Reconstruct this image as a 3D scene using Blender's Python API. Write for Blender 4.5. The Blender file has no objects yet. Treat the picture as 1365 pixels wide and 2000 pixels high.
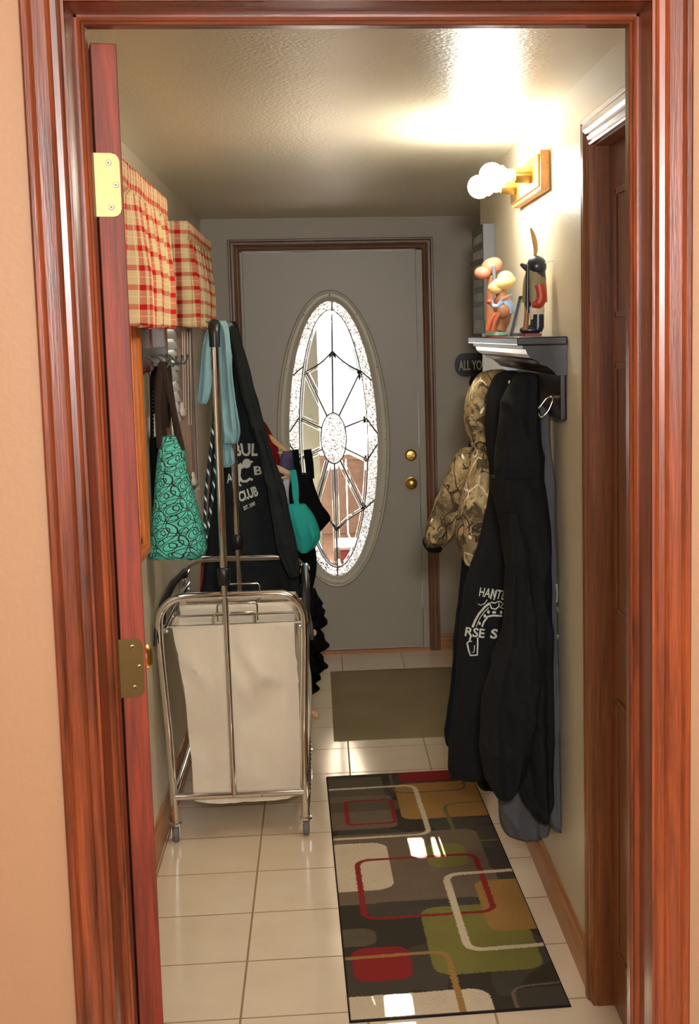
import bpy, bmesh, math, random
from math import sin, cos, pi, radians
from mathutils import Vector, Matrix, noise
from mathutils.bvhtree import BVHTree

C = bpy.context.scene.collection
# ------------------------------------------------------------------ camera
F_PX, CX, CY = 2669.32, 850.0, 1000.0
CAM = Vector((0, 0, 1.6217))
TH, PS, RO = radians(7.4201), radians(4.7066), radians(1.1569)
fwd = Vector((sin(PS)*cos(TH), cos(PS)*cos(TH), -sin(TH)))
r0 = fwd.cross(Vector((0, 0, 1))).normalized(); u0 = r0.cross(fwd)
rgt = cos(RO)*r0 - sin(RO)*u0; upv = sin(RO)*r0 + cos(RO)*u0
cam_d = bpy.data.cameras.new('camera'); cam = bpy.data.objects.new('camera', cam_d); C.objects.link(cam)
M3 = Matrix((rgt, upv, -fwd)).transposed()
cam.matrix_world = Matrix.Translation(CAM) @ M3.to_4x4()
cam_d.sensor_fit = 'VERTICAL'; cam_d.sensor_height = 24.0; cam_d.sensor_width = 24.0
cam_d.lens = F_PX/2000*24.0
cam_d.shift_x = (682.5-CX)/2000; cam_d.shift_y = 0.0
cam_d.clip_start = 0.05; cam_d.clip_end = 200
bpy.context.scene.camera = cam
# ------------------------------------------------------------------ world, lights, exposure
sc = bpy.context.scene
sc.view_settings.view_transform = 'Standard'; sc.view_settings.look = 'None'
sc.view_settings.exposure = 0.0; sc.view_settings.gamma = 1.0
W = bpy.data.worlds.new('world'); sc.world = W; W.use_nodes = True
bg = W.node_tree.nodes['Background']; bg.inputs[0].default_value = (0.93, 0.97, 1.0, 1); bg.inputs[1].default_value = 3.2
BULB = 165.0
ROOM_W = 20.0
SUN = 260.0
def area(name, loc, target, sx, sy, power, col):
    l = bpy.data.lights.new(name, 'AREA'); l.shape = 'RECTANGLE'; l.size = sx; l.size_y = sy; l.energy = power; l.color = col
    o = bpy.data.objects.new(name, l); C.objects.link(o); o.location = loc
    o.rotation_euler = (Vector(target)-Vector(loc)).to_track_quat('-Z', 'Y').to_euler(); return o
area('room_ceiling_light', (0.25, 0.25, 2.40), (0.25, 0.55, 0), 0.7, 0.7, ROOM_W, (1.0, 0.93, 0.83))
area('camera_flash', (0.10, -0.12, 1.88), (0.05, 4.0, 1.15), 0.20, 0.14, 60.0, (1.0, 0.97, 0.95))
area('room_window_light', (1.55, 0.2, 1.5), (-0.6, 1.9, 1.3), 0.8, 1.1, 4.0, (0.85, 0.92, 1.0))
sl = bpy.data.lights.new('sun', 'SUN'); sl.energy = SUN; sl.angle = radians(0.12); sl.color = (1.0, 0.95, 0.86)
so = bpy.data.objects.new('sun', sl); C.objects.link(so)
SUN_DIR = Vector((0.04, -1.0, -0.40)).normalized()
so.rotation_euler = SUN_DIR.to_track_quat('-Z', 'Y').to_euler(); so.location = (0, 10, 5)

def ray(x, y): return fwd + rgt*((x-CX)/F_PX) - upv*((y-CY)/F_PX)
def at(x, y, X=None, Y=None, Z=None):
    d = ray(x, y)
    if X is not None: return CAM + d*((X-CAM.x)/d.x)
    if Y is not None: return CAM + d*((Y-CAM.y)/d.y)
    return CAM + d*((Z-CAM.z)/d.z)

# ------------------------------------------------------------------ materials
def srgb(r, g, b):
    f = lambda c: (c/255/12.92) if c/255 <= .04045 else ((c/255+.055)/1.055)**2.4
    return (f(r), f(g), f(b), 1)
class NT:
    def __init__(s, name):
        s.m = bpy.data.materials.new(name); s.m.use_nodes = True; s.t = s.m.node_tree; s.N = s.t.nodes; s.L = s.t.links
        s.b = s.N['Principled BSDF']; s.out = s.N['Material Output']
    def n(s, typ, **k):
        x = s.N.new(typ)
        for a, v in k.items():
            if a.startswith('i'): 
                key = a[1:]; key = int(key) if key.isdigit() else key
                x.inputs[key].default_value = v
            else: setattr(x, a, v)
        return x
    def l(s, a, b): s.L.new(a, b)
    def math(s, op, a, b=None, c=None):
        x = s.N.new('ShaderNodeMath'); x.operation = op
        for i, v in enumerate((a, b, c)):
            if v is None: continue
            if isinstance(v, (int, float)): x.inputs[i].default_value = v
            else: s.L.new(v, x.inputs[i])
        return x.outputs[0]
    def mix(s, f, a, b):
        x = s.N.new('ShaderNodeMix'); x.data_type = 'RGBA'
        for i, v in ((0, f), (6, a), (7, b)):
            if isinstance(v, (int, float, tuple)): x.inputs[i].default_value = v
            else: s.L.new(v, x.inputs[i])
        return x.outputs[2]
    def ramp(s, f, stops):
        x = s.N.new('ShaderNodeValToRGB'); e = x.color_ramp.elements
        while len(e) < len(stops): e.new(0.5)
        for el, (p, c) in zip(e, stops): el.position = p; el.color = c
        s.L.new(f, x.inputs[0]); return x.outputs[0]
    def coords(s, kind='Object'): return s.n('ShaderNodeTexCoord').outputs[kind]
    def mapping(s, v, sc=(1, 1, 1), loc=(0, 0, 0)):
        x = s.n('ShaderNodeMapping'); x.inputs['Scale'].default_value = sc; x.inputs['Location'].default_value = loc; s.l(v, x.inputs[0]); return x.outputs[0]
    def noise(s, v, scale, detail=3, rough=.5, out=0, dist=0):
        x = s.n('ShaderNodeTexNoise'); x.inputs['Scale'].default_value = scale; x.inputs['Detail'].default_value = detail
        x.inputs['Roughness'].default_value = rough; x.inputs['Distortion'].default_value = dist; s.l(v, x.inputs[0]); return x.outputs[out]
    def bump(s, h, strength, dist=.01):
        x = s.n('ShaderNodeBump'); x.inputs['Strength'].default_value = strength; x.inputs['Distance'].default_value = dist
        s.l(h, x.inputs['Height']); s.l(x.outputs[0], s.b.inputs['Normal']); return x.outputs[0]
    def col(s, v):
        if isinstance(v, tuple): s.b.inputs['Base Color'].default_value = v
        else: s.l(v, s.b.inputs['Base Color'])
    def set(s, rough=None, metal=None, spec=None, **k):
        if rough is not None: s.b.inputs['Roughness'].default_value = rough
        if metal is not None: s.b.inputs['Metallic'].default_value = metal
        if spec is not None: s.b.inputs['Specular IOR Level'].default_value = spec
        for a, v in k.items(): s.b.inputs[a.replace('_', ' ')].default_value = v
        return s
def plain(name, c, rough=.5, metal=0, spec=.5, **k):
    m = NT(name); m.col(c); m.set(rough, metal, spec, **k); return m.m
def fabric(name, c, c2=None, scale=60, rough=.95, bump=.25, spec=.15):
    m = NT(name); v = m.coords()
    n1 = m.noise(v, scale, 4); n2 = m.noise(v, 9, 3)
    c2 = c2 or tuple([x*.7 for x in c[:3]]+[1])
    m.col(m.mix(m.math('MULTIPLY', m.math('ADD', n1, n2), .5), c2, c)); m.set(rough, 0, spec)
    m.bump(m.noise(v, scale*5, 2), bump, .002); return m.m
def wood(name, c1, c2, axis='Z', rough=.28, scale=1.0, coat=.25, bump=.12):
    m = NT(name); sc_ = {'Z': (28, 28, 1.3), 'X': (1.3, 28, 28), 'Y': (28, 1.3, 28)}[axis]
    v = m.mapping(m.coords(), tuple(q*scale for q in sc_))
    n1 = m.noise(v, 2.2, 5, .6, dist=.6)
    v2 = m.mapping(m.coords(), tuple(q*scale*5 for q in sc_)); n2 = m.noise(v2, 2.0, 3, .7)
    v3 = m.mapping(m.coords(), tuple(q*scale*.25 for q in sc_)); n3 = m.noise(v3, 2.0, 2, .5)
    f = m.math('ADD', m.math('MULTIPLY', n1, .55), m.math('ADD', m.math('MULTIPLY', n2, .3), m.math('MULTIPLY', n3, .3)))
    m.col(m.ramp(f, [(.38, c1), (.56, tuple([(a+b)/2 for a, b in zip(c1, c2)])), (.72, c2)]))
    m.set(rough+.07, 0, .5, Coat_Weight=coat*.5, Coat_Roughness=.25); m.bump(n2, bump, .003); return m.m

WOOD_D, WOOD_L = srgb(48, 20, 9), srgb(144, 66, 29)
m_woodZ = wood('stained_wood_upright', WOOD_D, WOOD_L, 'Z')
m_woodX = wood('stained_wood_cross', WOOD_D, WOOD_L, 'X')
m_slab = wood('dark_cherry_wood', srgb(52, 20, 12), srgb(138, 52, 25), 'Z', .5, coat=0); m_slab.node_tree.nodes['Principled BSDF'].inputs['Specular IOR Level'].default_value = .35
m_wood3 = wood('brown_stained_wood', srgb(84, 44, 20), srgb(150, 88, 46), 'Z', .3)
m_wood3Y = wood('brown_stained_wood_flat', srgb(84, 44, 20), srgb(150, 88, 46), 'Y', .22)
m_oak = wood('honey_oak', srgb(196, 128, 52), srgb(232, 170, 90), 'Y', .35, coat=.1)
m_oakZ = wood('honey_oak_upright', srgb(168, 84, 24), srgb(214, 124, 50), 'Z', .35, coat=.1)
m_base = wood('oak_baseboard', srgb(150, 96, 56), srgb(196, 138, 88), 'Y', .35, coat=.1)
m_baseX = wood('oak_baseboard_cross', srgb(150, 96, 56), srgb(196, 138, 88), 'X', .35, coat=.1)
m_backcas = wood('weathered_brown_wood', srgb(84, 54, 36), srgb(142, 104, 76), 'Z', .35)
m_backcasX = wood('weathered_brown_wood_cross', srgb(84, 54, 36), srgb(142, 104, 76), 'X', .35)
m_rackw = wood('mahogany_board', srgb(64, 30, 24), srgb(110, 62, 54), 'Z', .3)
m_hanger = wood('pale_hanger_wood', srgb(196, 150, 104), srgb(230, 190, 146), 'X', .4, coat=.1)

def paint(name, c, rough, bscale=140, bstr=.25, spec=.5):
    m = NT(name); v = m.coords(); m.col(c); m.set(rough, 0, spec)
    n1 = m.noise(v, bscale, 3, .6)
    m.bump(n1, bstr, .004); return m.m
m_salmon = paint('salmon_wall_paint', srgb(160, 121, 88), .55, 90, .12)
m_beige = paint('beige_wall_paint', srgb(214, 203, 176), .34, 120, .22)
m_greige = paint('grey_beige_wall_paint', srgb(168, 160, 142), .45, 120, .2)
def ceil_mat():
    m = NT('textured_gloss_ceiling'); v = m.coords(); m.col(srgb(240, 232, 206)); m.set(.34, 0, .5)
    a = m.noise(v, 120, 4, .6); b = m.n('ShaderNodeTexVoronoi'); b.inputs['Scale'].default_value = 90; m.l(v, b.inputs[0])
    h = m.math('ADD', a, m.math('MULTIPLY', b.outputs[0], .5)); big = m.noise(v, 3.2, 1)
    h = m.math('ADD', h, m.math('MULTIPLY', big, 1.4))
    m.bump(h, .38, .003); return m.m
m_ceil = ceil_mat()
m_ceil2 = plain('flat_white_ceiling', srgb(235, 225, 210), .8)
m_doorpaint = paint('offwhite_door_paint', srgb(170, 165, 150), .4, 60, .05)
m_ovalframe = plain('ivory_moulding', srgb(204, 198, 178), .35)
def tile_mat():
    m = NT('cream_floor_tile'); v = m.coords(); sx = m.n('ShaderNodeSeparateXYZ'); m.l(v, sx.inputs[0])
    def line(o, off):
        a = m.math('DIVIDE', m.math('SUBTRACT', o, off), .305); fr = m.math('FRACT', m.math('ADD', a, 100.0))
        d = m.math('MINIMUM', fr, m.math('SUBTRACT', 1.0, fr)); return m.math('LESS_THAN', d, .0095), m.math('FLOOR', m.math('ADD', a, 100.0)), d
    lx, ix, dx = line(sx.outputs[0], -.2361); ly, iy, dy = line(sx.outputs[1], 3.1308)
    g = m.math('MAXIMUM', lx, ly)
    cmb = m.n('ShaderNodeCombineXYZ'); m.l(ix, cmb.inputs[0]); m.l(iy, cmb.inputs[1])
    wn = m.n('ShaderNodeTexWhiteNoise'); m.l(cmb.outputs[0], wn.inputs[0])
    base = m.mix(m.noise(v, 7, 5, .6), srgb(222, 200, 168), srgb(240, 224, 198))
    base = m.mix(m.math('MULTIPLY', wn.outputs[0], .25), base, srgb(226, 206, 176))
    m.col(m.mix(g, base, srgb(158, 130, 92)))
    rr = m.mix(g, (.13, .13, .13, 1), (.7, .7, .7, 1)); m.l(rr, m.b.inputs['Roughness'])
    h = m.math('ADD', m.math('MULTIPLY', m.math('SUBTRACT', 1.0, g), 1.0), m.math('MULTIPLY', m.noise(v, 5, 2), .35))
    m.bump(h, .25, .003); return m.m
m_tile = tile_mat()
m_chrome = plain('chrome', (.82, .82, .83, 1), .09, 1)
m_steel = plain('brushed_nickel', (.5, .5, .52, 1), .28, 1)
m_brass = plain('polished_brass', srgb(226, 184, 100), .3, 1)
m_satin = plain('satin_brass', srgb(140, 124, 84), .5, .85)
m_brassd = plain('aged_brass', srgb(150, 130, 86), .28, 1)
m_blackp = plain('black_plastic', srgb(24, 24, 28), .35)
m_dkmetal = plain('dull_grey_metal', srgb(96, 96, 92), .5, .6)
m_rubber = plain('grey_rubber', srgb(110, 108, 100), .6)
m_weather = plain('black_weatherstrip', srgb(26, 24, 20), .5)
m_blackw = plain('black_lacquer', srgb(26, 24, 27), .3, 0, .5, Coat_Weight=.15, Coat_Roughness=.2)
m_canvas = fabric('cream_canvas', srgb(240, 228, 208), srgb(226, 212, 188), 90, .85, .2)
m_blkfab = fabric('black_fleece', srgb(36, 36, 37), srgb(22, 22, 23), 70, .95, .4, .1)
m_blkfab2 = fabric('charcoal_fleece', srgb(44, 48, 49), srgb(30, 33, 34), 70, .95, .4, .1)
m_grey = fabric('slate_grey_fleece', srgb(95, 94, 98), srgb(74, 73, 77), 90, .95, .4, .1)
m_navy = fabric('navy_fleece', srgb(34, 42, 58), srgb(22, 28, 40), 70, .95, .4, .1)
m_blkthin = fabric('black_knit', srgb(18, 17, 18), srgb(10, 10, 11), 90, .9, .3, .1)
m_teal = fabric('turquoise_knit', srgb(56, 186, 174), srgb(40, 158, 150), 60, .8, .2)
m_cloth = fabric('pale_blue_cloth', srgb(132, 168, 176), srgb(104, 142, 152), 50, .9, .25)
m_red = fabric('dark_red_fabric', srgb(130, 26, 26), None, 50)
m_purple = fabric('muted_purple_fabric', srgb(96, 88, 120), None, 50)
m_whitefab = fabric('white_fabric', srgb(206, 204, 214), None, 50)
m_brownstrap = fabric('dark_brown_webbing', srgb(56, 44, 38), None, 120)
m_print = plain('white_ink', srgb(206, 208, 196), .7)
m_print2 = plain('grey_white_ink', srgb(168, 168, 160), .7)
m_came = plain('lead_came', srgb(52, 50, 46), .6, .3)
def glass_clear():
    m = NT('clear_glass'); t = m.n('ShaderNodeBsdfTransparent'); g = m.n('ShaderNodeBsdfGlossy'); g.inputs['Roughness'].default_value = .03
    lw = m.n('ShaderNodeLayerWeight'); lw.inputs[0].default_value = .25; mx = m.n('ShaderNodeMixShader')
    m.l(m.math('ADD', m.math('MULTIPLY', lw.outputs[0], .5), .05), mx.inputs[0]); m.l(t.outputs[0], mx.inputs[1]); m.l(g.outputs[0], mx.inputs[2]); m.l(mx.outputs[0], m.out.inputs[0])
    t.inputs[0].default_value = (.96, .96, .95, 1); return m.m
def glass_tex(name, scale, strength, tfac=.25, rough=.12, tint=(.95, .97, .97, 1), tint2=None):
    m = NT(name); v = m.coords(); r = m.n('ShaderNodeBsdfRefraction'); r.inputs['IOR'].default_value = 1.45; r.inputs['Roughness'].default_value = rough; r.inputs[0].default_value = tint
    t = m.n('ShaderNodeBsdfTranslucent'); t.inputs[0].default_value = tint; g = m.n('ShaderNodeBsdfGlossy'); g.inputs['Roughness'].default_value = .1
    b = m.n('ShaderNodeBump'); b.inputs['Strength'].default_value = strength; b.inputs['Distance'].default_value = .01
    vo = m.n('ShaderNodeTexVoronoi'); vo.inputs['Scale'].default_value = scale; vo.feature = 'SMOOTH_F1'; m.l(v, vo.inputs[0])
    m.l(m.math('ADD', vo.outputs[0], m.noise(v, scale*.8, 3)), b.inputs['Height'])
    if tint2:
        cc = m.ramp(m.math('ADD', m.math('MULTIPLY', vo.outputs[0], .9), m.math('MULTIPLY', m.noise(v, scale*1.3, 3), .45)), [(.28, tint2), (.62, tint)]); m.l(cc, r.inputs[0]); m.l(cc, t.inputs[0])
    for x in (r, g): m.l(b.outputs[0], x.inputs['Normal'])
    m1 = m.n('ShaderNodeMixShader'); m1.inputs[0].default_value = tfac; m.l(r.outputs[0], m1.inputs[1]); m.l(t.outputs[0], m1.inputs[2])
    m2 = m.n('ShaderNodeMixShader'); m2.inputs[0].default_value = .1; m.l(m1.outputs[0], m2.inputs[1]); m.l(g.outputs[0], m2.inputs[2]); m.l(m2.outputs[0], m.out.inputs[0]); return m.m
m_gclear = glass_clear(); m_gtex = glass_tex('hammered_glass', 105, 1.0, .12, .10, (.26, .27, .275, 1), (.07, .075, .075, 1)); m_gbev = glass_tex('bevelled_glass', 8, .15, .10, .05, (.6, .61, .6, 1))
def emit(name, c, s):
    m = NT(name); m.b.inputs['Emission Color'].default_value = c; m.b.inputs['Emission Strength'].default_value = s; m.col((.9, .9, .9, 1)); return m.m
m_bulb = emit('lit_bulb', (1.0, .95, .85, 1), BULB)
def gingham():
    m = NT('red_cream_checked_cotton'); uv = m.coords('UV'); sx = m.n('ShaderNodeSeparateXYZ'); m.l(uv, sx.inputs[0])
    P_ = .050
    def st(o, w, ph=0):
        fr = m.math('FRACT', m.math('ADD', m.math('DIVIDE', o, P_), 50+ph)); return m.math('LESS_THAN', fr, w)
    hx = st(sx.outputs[0], .30); hy = st(sx.outputs[1], .28)
    tx = st(sx.outputs[0], .04, .35); ty = st(sx.outputs[1], .04, .35)
    s = m.math('MULTIPLY', m.math('ADD', hx, hy), .5)
    wv = m.noise(uv, 420, 2)
    cr = m.mix(wv, srgb(212, 186, 138), srgb(232, 212, 166))
    col = m.ramp(s, [(0.0, (0, 0, 0, 1)), (.5, (.62, .62, .62, 1)), (1.0, (1, 1, 1, 1))])
    c1 = m.mix(col, cr, srgb(196, 30, 28))
    c2 = m.mix(m.math('MULTIPLY', m.math('MAXIMUM', tx, ty), .45), c1, srgb(246, 232, 200))
    m.col(c2); m.set(.9, 0, .15); m.bump(wv, .2, .001); return m.m
m_ging = gingham()
def tote_mat():
    m = NT('turquoise_with_dark_rings'); uv = m.coords('UV'); sx = m.n('ShaderNodeSeparateXYZ'); m.l(uv, sx.inputs[0])
    U, V = sx.outputs[0], sx.outputs[1]
    def rings(p, r, w, ou, ov):
        a = m.math('SUBTRACT', m.math('FRACT', m.math('ADD', m.math('DIVIDE', U, p), 20+ou)), .5)
        b = m.math('SUBTRACT', m.math('FRACT', m.math('ADD', m.math('DIVIDE', V, p), 20+ov)), .5)
        d = m.math('SQRT', m.math('ADD', m.math('POWER', m.math('ABSOLUTE', a), 2.0), m.math('POWER', m.math('ABSOLUTE', b), 2.0)))
        return m.math('LESS_THAN', m.math('ABSOLUTE', m.math('SUBTRACT', d, r)), w)
    g = rings(.078, .46, .017, 0, 0)
    for args in ((.078, .46, .017, .5, .5), (.078, .17, .017, .0, .0), (.078, .17, .017, .5, .5), (.078, .27, .016, .5, .5), (.039, .30, .034, .25, .25)):
        g = m.math('MAXIMUM', g, rings(*args))
    m.col(m.mix(g, srgb(84, 186, 168), srgb(38, 40, 40))); m.set(.7, 0, .25); return m.m
m_tote = tote_mat()
def camo():
    m = NT('woodland_branch_camouflage'); v = m.coords(); v_z = m.n('ShaderNodeSeparateXYZ'); m.l(v, v_z.inputs[0]); v_z = v_z.outputs[2]; a = m.noise(v, 9, 4, .6, dist=.8); b = m.noise(v, 22, 4, .65, dist=1.2)
    base = m.ramp(a, [(.35, srgb(96, 82, 58)), (.5, srgb(150, 128, 92)), (.62, srgb(188, 168, 128)), (.75, srgb(132, 108, 74))])
    base = m.mix(m.math('GREATER_THAN', b, .57), base, srgb(78, 70, 50))
    dv = m.n('ShaderNodeVectorMath'); dv.operation = 'ADD'; nz = m.n('ShaderNodeTexNoise'); nz.inputs['Scale'].default_value = 7; m.l(v, nz.inputs[0])
    sc_ = m.n('ShaderNodeVectorMath'); sc_.operation = 'SCALE'; m.l(nz.outputs[1], sc_.inputs[0]); sc_.inputs[3].default_value = .14
    mp = m.mapping(v, (1, 1, .45)); m.l(mp, dv.inputs[0]); m.l(sc_.outputs[0], dv.inputs[1])
    vo = m.n('ShaderNodeTexVoronoi'); vo.feature = 'DISTANCE_TO_EDGE'; vo.inputs['Scale'].default_value = 17; m.l(dv.outputs[0], vo.inputs[0])
    ln = m.math('LESS_THAN', vo.outputs[0], .034); big = m.noise(v, 9, 1)
    ln1 = m.math('MULTIPLY', ln, m.math('GREATER_THAN', big, .52)); ln2 = m.math('MULTIPLY', ln, m.math('LESS_THAN', big, .47))
    c = m.mix(ln1, base, srgb(232, 222, 196)); c = m.mix(ln2, c, srgb(62, 50, 34)); c = m.mix(m.math('MULTIPLY', m.math('GREATER_THAN', m.noise(v, 14, 5, .7), .62), m.math('LESS_THAN', v_z, 1.12)), c, srgb(70, 60, 44))
    m.col(c); m.set(.85, 0, .2); m.bump(b, .3, .003); return m.m
m_camo = camo()
def ropemat():
    m = NT('black_white_teal_twist'); uv = m.coords('UV'); sx = m.n('ShaderNodeSeparateXYZ'); m.l(uv, sx.inputs[0])
    fr = m.math('FRACT', m.math('ADD', m.math('ADD', m.math('MULTIPLY', sx.outputs[1], 22.0), sx.outputs[0]), 50.0))
    m.col(m.ramp(fr, [(0, srgb(225, 235, 235)), (.24, srgb(225, 235, 235)), (.26, srgb(20, 50, 60)), (1, srgb(16, 24, 32))])); m.set(.8); return m.m
m_rope = ropemat()
def matmat():
    m = NT('brown_loop_mat'); v = m.coords(); n1 = m.noise(v, 320, 3); n2 = m.noise(v, 3.5, 2)
    m.col(m.mix(m.math('ADD', m.math('MULTIPLY', n1, .6), m.math('MULTIPLY', n2, .5)), srgb(116, 102, 76), srgb(168, 150, 116))); m.set(.95, 0, .1); m.bump(n1, .6, .004); return m.m
m_mat = matmat()
def rugmat():
    m = NT('rug_pile'); at_ = m.n('ShaderNodeVertexColor'); at_.layer_name = 'Col'; v = m.coords(); n1 = m.noise(v, 420, 2)
    m.col(m.mix(m.math('MULTIPLY', m.math('SUBTRACT', n1, .42), .9), at_.outputs[0], srgb(70, 62, 54))); m.set(.95, 0, .12); m.bump(n1, .7, .003); return m.m
m_rug = rugmat()

# ------------------------------------------------------------------ mesh building
class MB:
    def __init__(s): s.v = []; s.f = []; s.mi = []; s.uv = {}; s.col = None
    def add(s, vs, fs, mi=0, uvs=None):
        o = len(s.v); s.v += [tuple(x) for x in vs]
        for k, f in enumerate(fs):
            s.f.append([o+i for i in f]); s.mi.append(mi)
            if uvs: s.uv[len(s.f)-1] = uvs[k]
        return s
    def box(s, x0, x1, y0, y1, z0, z1, mi=0):
        return s.add([(x0,y0,z0),(x1,y0,z0),(x1,y1,z0),(x0,y1,z0),(x0,y0,z1),(x1,y0,z1),(x1,y1,z1),(x0,y1,z1)],
                     [(0,3,2,1),(4,5,6,7),(0,1,5,4),(1,2,6,5),(2,3,7,6),(3,0,4,7)], mi)
    def sweep(s, pts, rad, n=10, ab=None, cap=True, mi=0, up=None):
        """tube along pts; rad number or list; ab = (a,b) flattening of the section"""
        pts = [Vector(p) for p in pts]; m = len(pts); vs = []; fs = []; uvs = []
        if isinstance(rad, (int, float)): rad = [rad]*m
        t0 = (pts[1]-pts[0]).normalized(); ref = Vector(up) if up else (Vector((0,0,1)) if abs(t0.z) < .9 else Vector((0,1,0)))
        nrm = (ref - t0*ref.dot(t0)).normalized(); L = 0; Ls = []
        for i, p in enumerate(pts):
            t = (pts[min(i+1, m-1)]-pts[max(i-1, 0)]).normalized()
            nrm = (nrm - t*nrm.dot(t)).normalized(); bn = t.cross(nrm)
            if i: L += (p-pts[i-1]).length
            Ls.append(L); a, b = ab or (1, 1)
            for k in range(n):
                th = 2*pi*k/n; vs.append(p + (nrm*cos(th)*a + bn*sin(th)*b)*rad[i])
        for i in range(m-1):
            for k in range(n):
                k2 = (k+1) % n; fs.append((i*n+k, i*n+k2, (i+1)*n+k2, (i+1)*n+k)); uvs.append([(k/n, Ls[i]), ((k+1)/n, Ls[i]), ((k+1)/n, Ls[i+1]), (k/n, Ls[i+1])])
        if cap:
            fs.append(tuple(range(n))[::-1]); fs.append(tuple((m-1)*n+k for k in range(n))); uvs += [[(0, 0)]*n, [(0, 0)]*n]
        return s.add(vs, fs, mi, uvs)
    def cyl(s, p0, p1, r, n=20, r2=None, mi=0): return s.sweep([p0, p1], [r, r if r2 is None else r2], n, mi=mi)
    def lathe(s, prof, org, d, n=28, mi=0):
        d = Vector(d).normalized(); org = Vector(org); ref = Vector((0,0,1)) if abs(d.z) < .9 else Vector((1,0,0)); a = d.cross(ref).normalized(); b = d.cross(a); vs = []; fs = []
        for (h, r) in prof:
            for k in range(n): th = 2*pi*k/n; vs.append(org + d*h + (a*cos(th)+b*sin(th))*max(r, 1e-5))
        for i in range(len(prof)-1):
            for k in range(n): k2 = (k+1) % n; fs.append((i*n+k, i*n+k2, (i+1)*n+k2, (i+1)*n+k))
        return s.add(vs, fs, mi)
    def ell(s, c, r, n=20, m=12, rot=None, mi=0):
        c = Vector(c); vs = []; fs = []; R_ = rot or Matrix.Identity(3)
        for i in range(m+1):
            ph = pi*i/m
            for k in range(n): th = 2*pi*k/n; vs.append(c + R_ @ Vector((r[0]*sin(ph)*cos(th), r[1]*sin(ph)*sin(th), r[2]*cos(ph))))
        for i in range(m):
            for k in range(n): k2 = (k+1) % n; fs.append((i*n+k, (i+1)*n+k, (i+1)*n+k2, i*n+k2))
        return s.add(vs, fs, mi)
    def extrude(s, poly, fn, lo, hi, mi=0):
        """poly 2D outline; fn(u,v,w)->3D; between lo and hi"""
        n = len(poly); vs = [fn(u, v, lo) for u, v in poly]+[fn(u, v, hi) for u, v in poly]
        fs = [tuple(range(n))[::-1], tuple(range(n, 2*n))]+[(i, (i+1) % n, n+(i+1) % n, n+i) for i in range(n)]
        return s.add(vs, fs, mi)
    def grid(s, vs, nu, nv, uvs=None, mi=0, closed=False):
        fs = []; U = []
        for j in range(nv-1):
            for i in range(nu if closed else nu-1):
                i2 = (i+1) % nu; f = (j*nu+i, j*nu+i2, (j+1)*nu+i2, (j+1)*nu+i); fs.append(f)
                if uvs: U.append([uvs[q] for q in f])
        return s.add(vs, fs, mi, U or None)

def link(name, mb, mats, parent=None, smooth=False, bevel=0, subsurf=0, solid=0):
    me = bpy.data.meshes.new(name); me.from_pydata([tuple(v) for v in mb.v], [], mb.f)
    mats = mats if isinstance(mats, (list, tuple)) else [mats]
    for m in mats: me.materials.append(m)
    for p, mi in zip(me.polygons, mb.mi): p.material_index = mi; p.use_smooth = smooth
    if mb.uv:
        lay = me.uv_layers.new(name='UVMap')
        for fi, uvs in mb.uv.items():
            for li, q in zip(me.polygons[fi].loop_indices, uvs): lay.data[li].uv = q
    me.update()
    bm = bmesh.new(); bm.from_mesh(me)
    bmesh.ops.recalc_face_normals(bm, faces=bm.faces); bm.to_mesh(me); bm.free()
    if smooth:
        try: me.set_sharp_from_angle(angle=radians(50))
        except Exception: pass
    o = bpy.data.objects.new(name, me); C.objects.link(o)
    if bevel: b = o.modifiers.new('bevel', 'BEVEL'); b.width = bevel; b.segments = 3; b.limit_method = 'ANGLE'
    if solid: b = o.modifiers.new('solid', 'SOLIDIFY'); b.thickness = solid; b.offset = 0
    if subsurf: b = o.modifiers.new('subsurf', 'SUBSURF'); b.levels = subsurf; b.render_levels = subsurf
    if parent:
        o.parent = parent
        if parent.parent is None: o.matrix_parent_inverse = Matrix.Translation(-parent.location)
    return o
def tag(o, label, cat, group=None, kind=None):
    o['label'] = label; o['category'] = cat
    if group: o['group'] = group
    if kind: o['kind'] = kind
    return o
def thing(name, loc, label, cat, group=None):
    o = bpy.data.objects.new(name, None); C.objects.link(o); o.location = loc; o.empty_display_size = .1; return tag(o, label, cat, group)
def struct(name, mb, m, **k): o = link(name, mb, m, **k); o['kind'] = 'structure'; return o
def sthing(name, loc):
    o = bpy.data.objects.new(name, None); C.objects.link(o); o.location = loc; o['kind'] = 'structure'; return o

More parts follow.
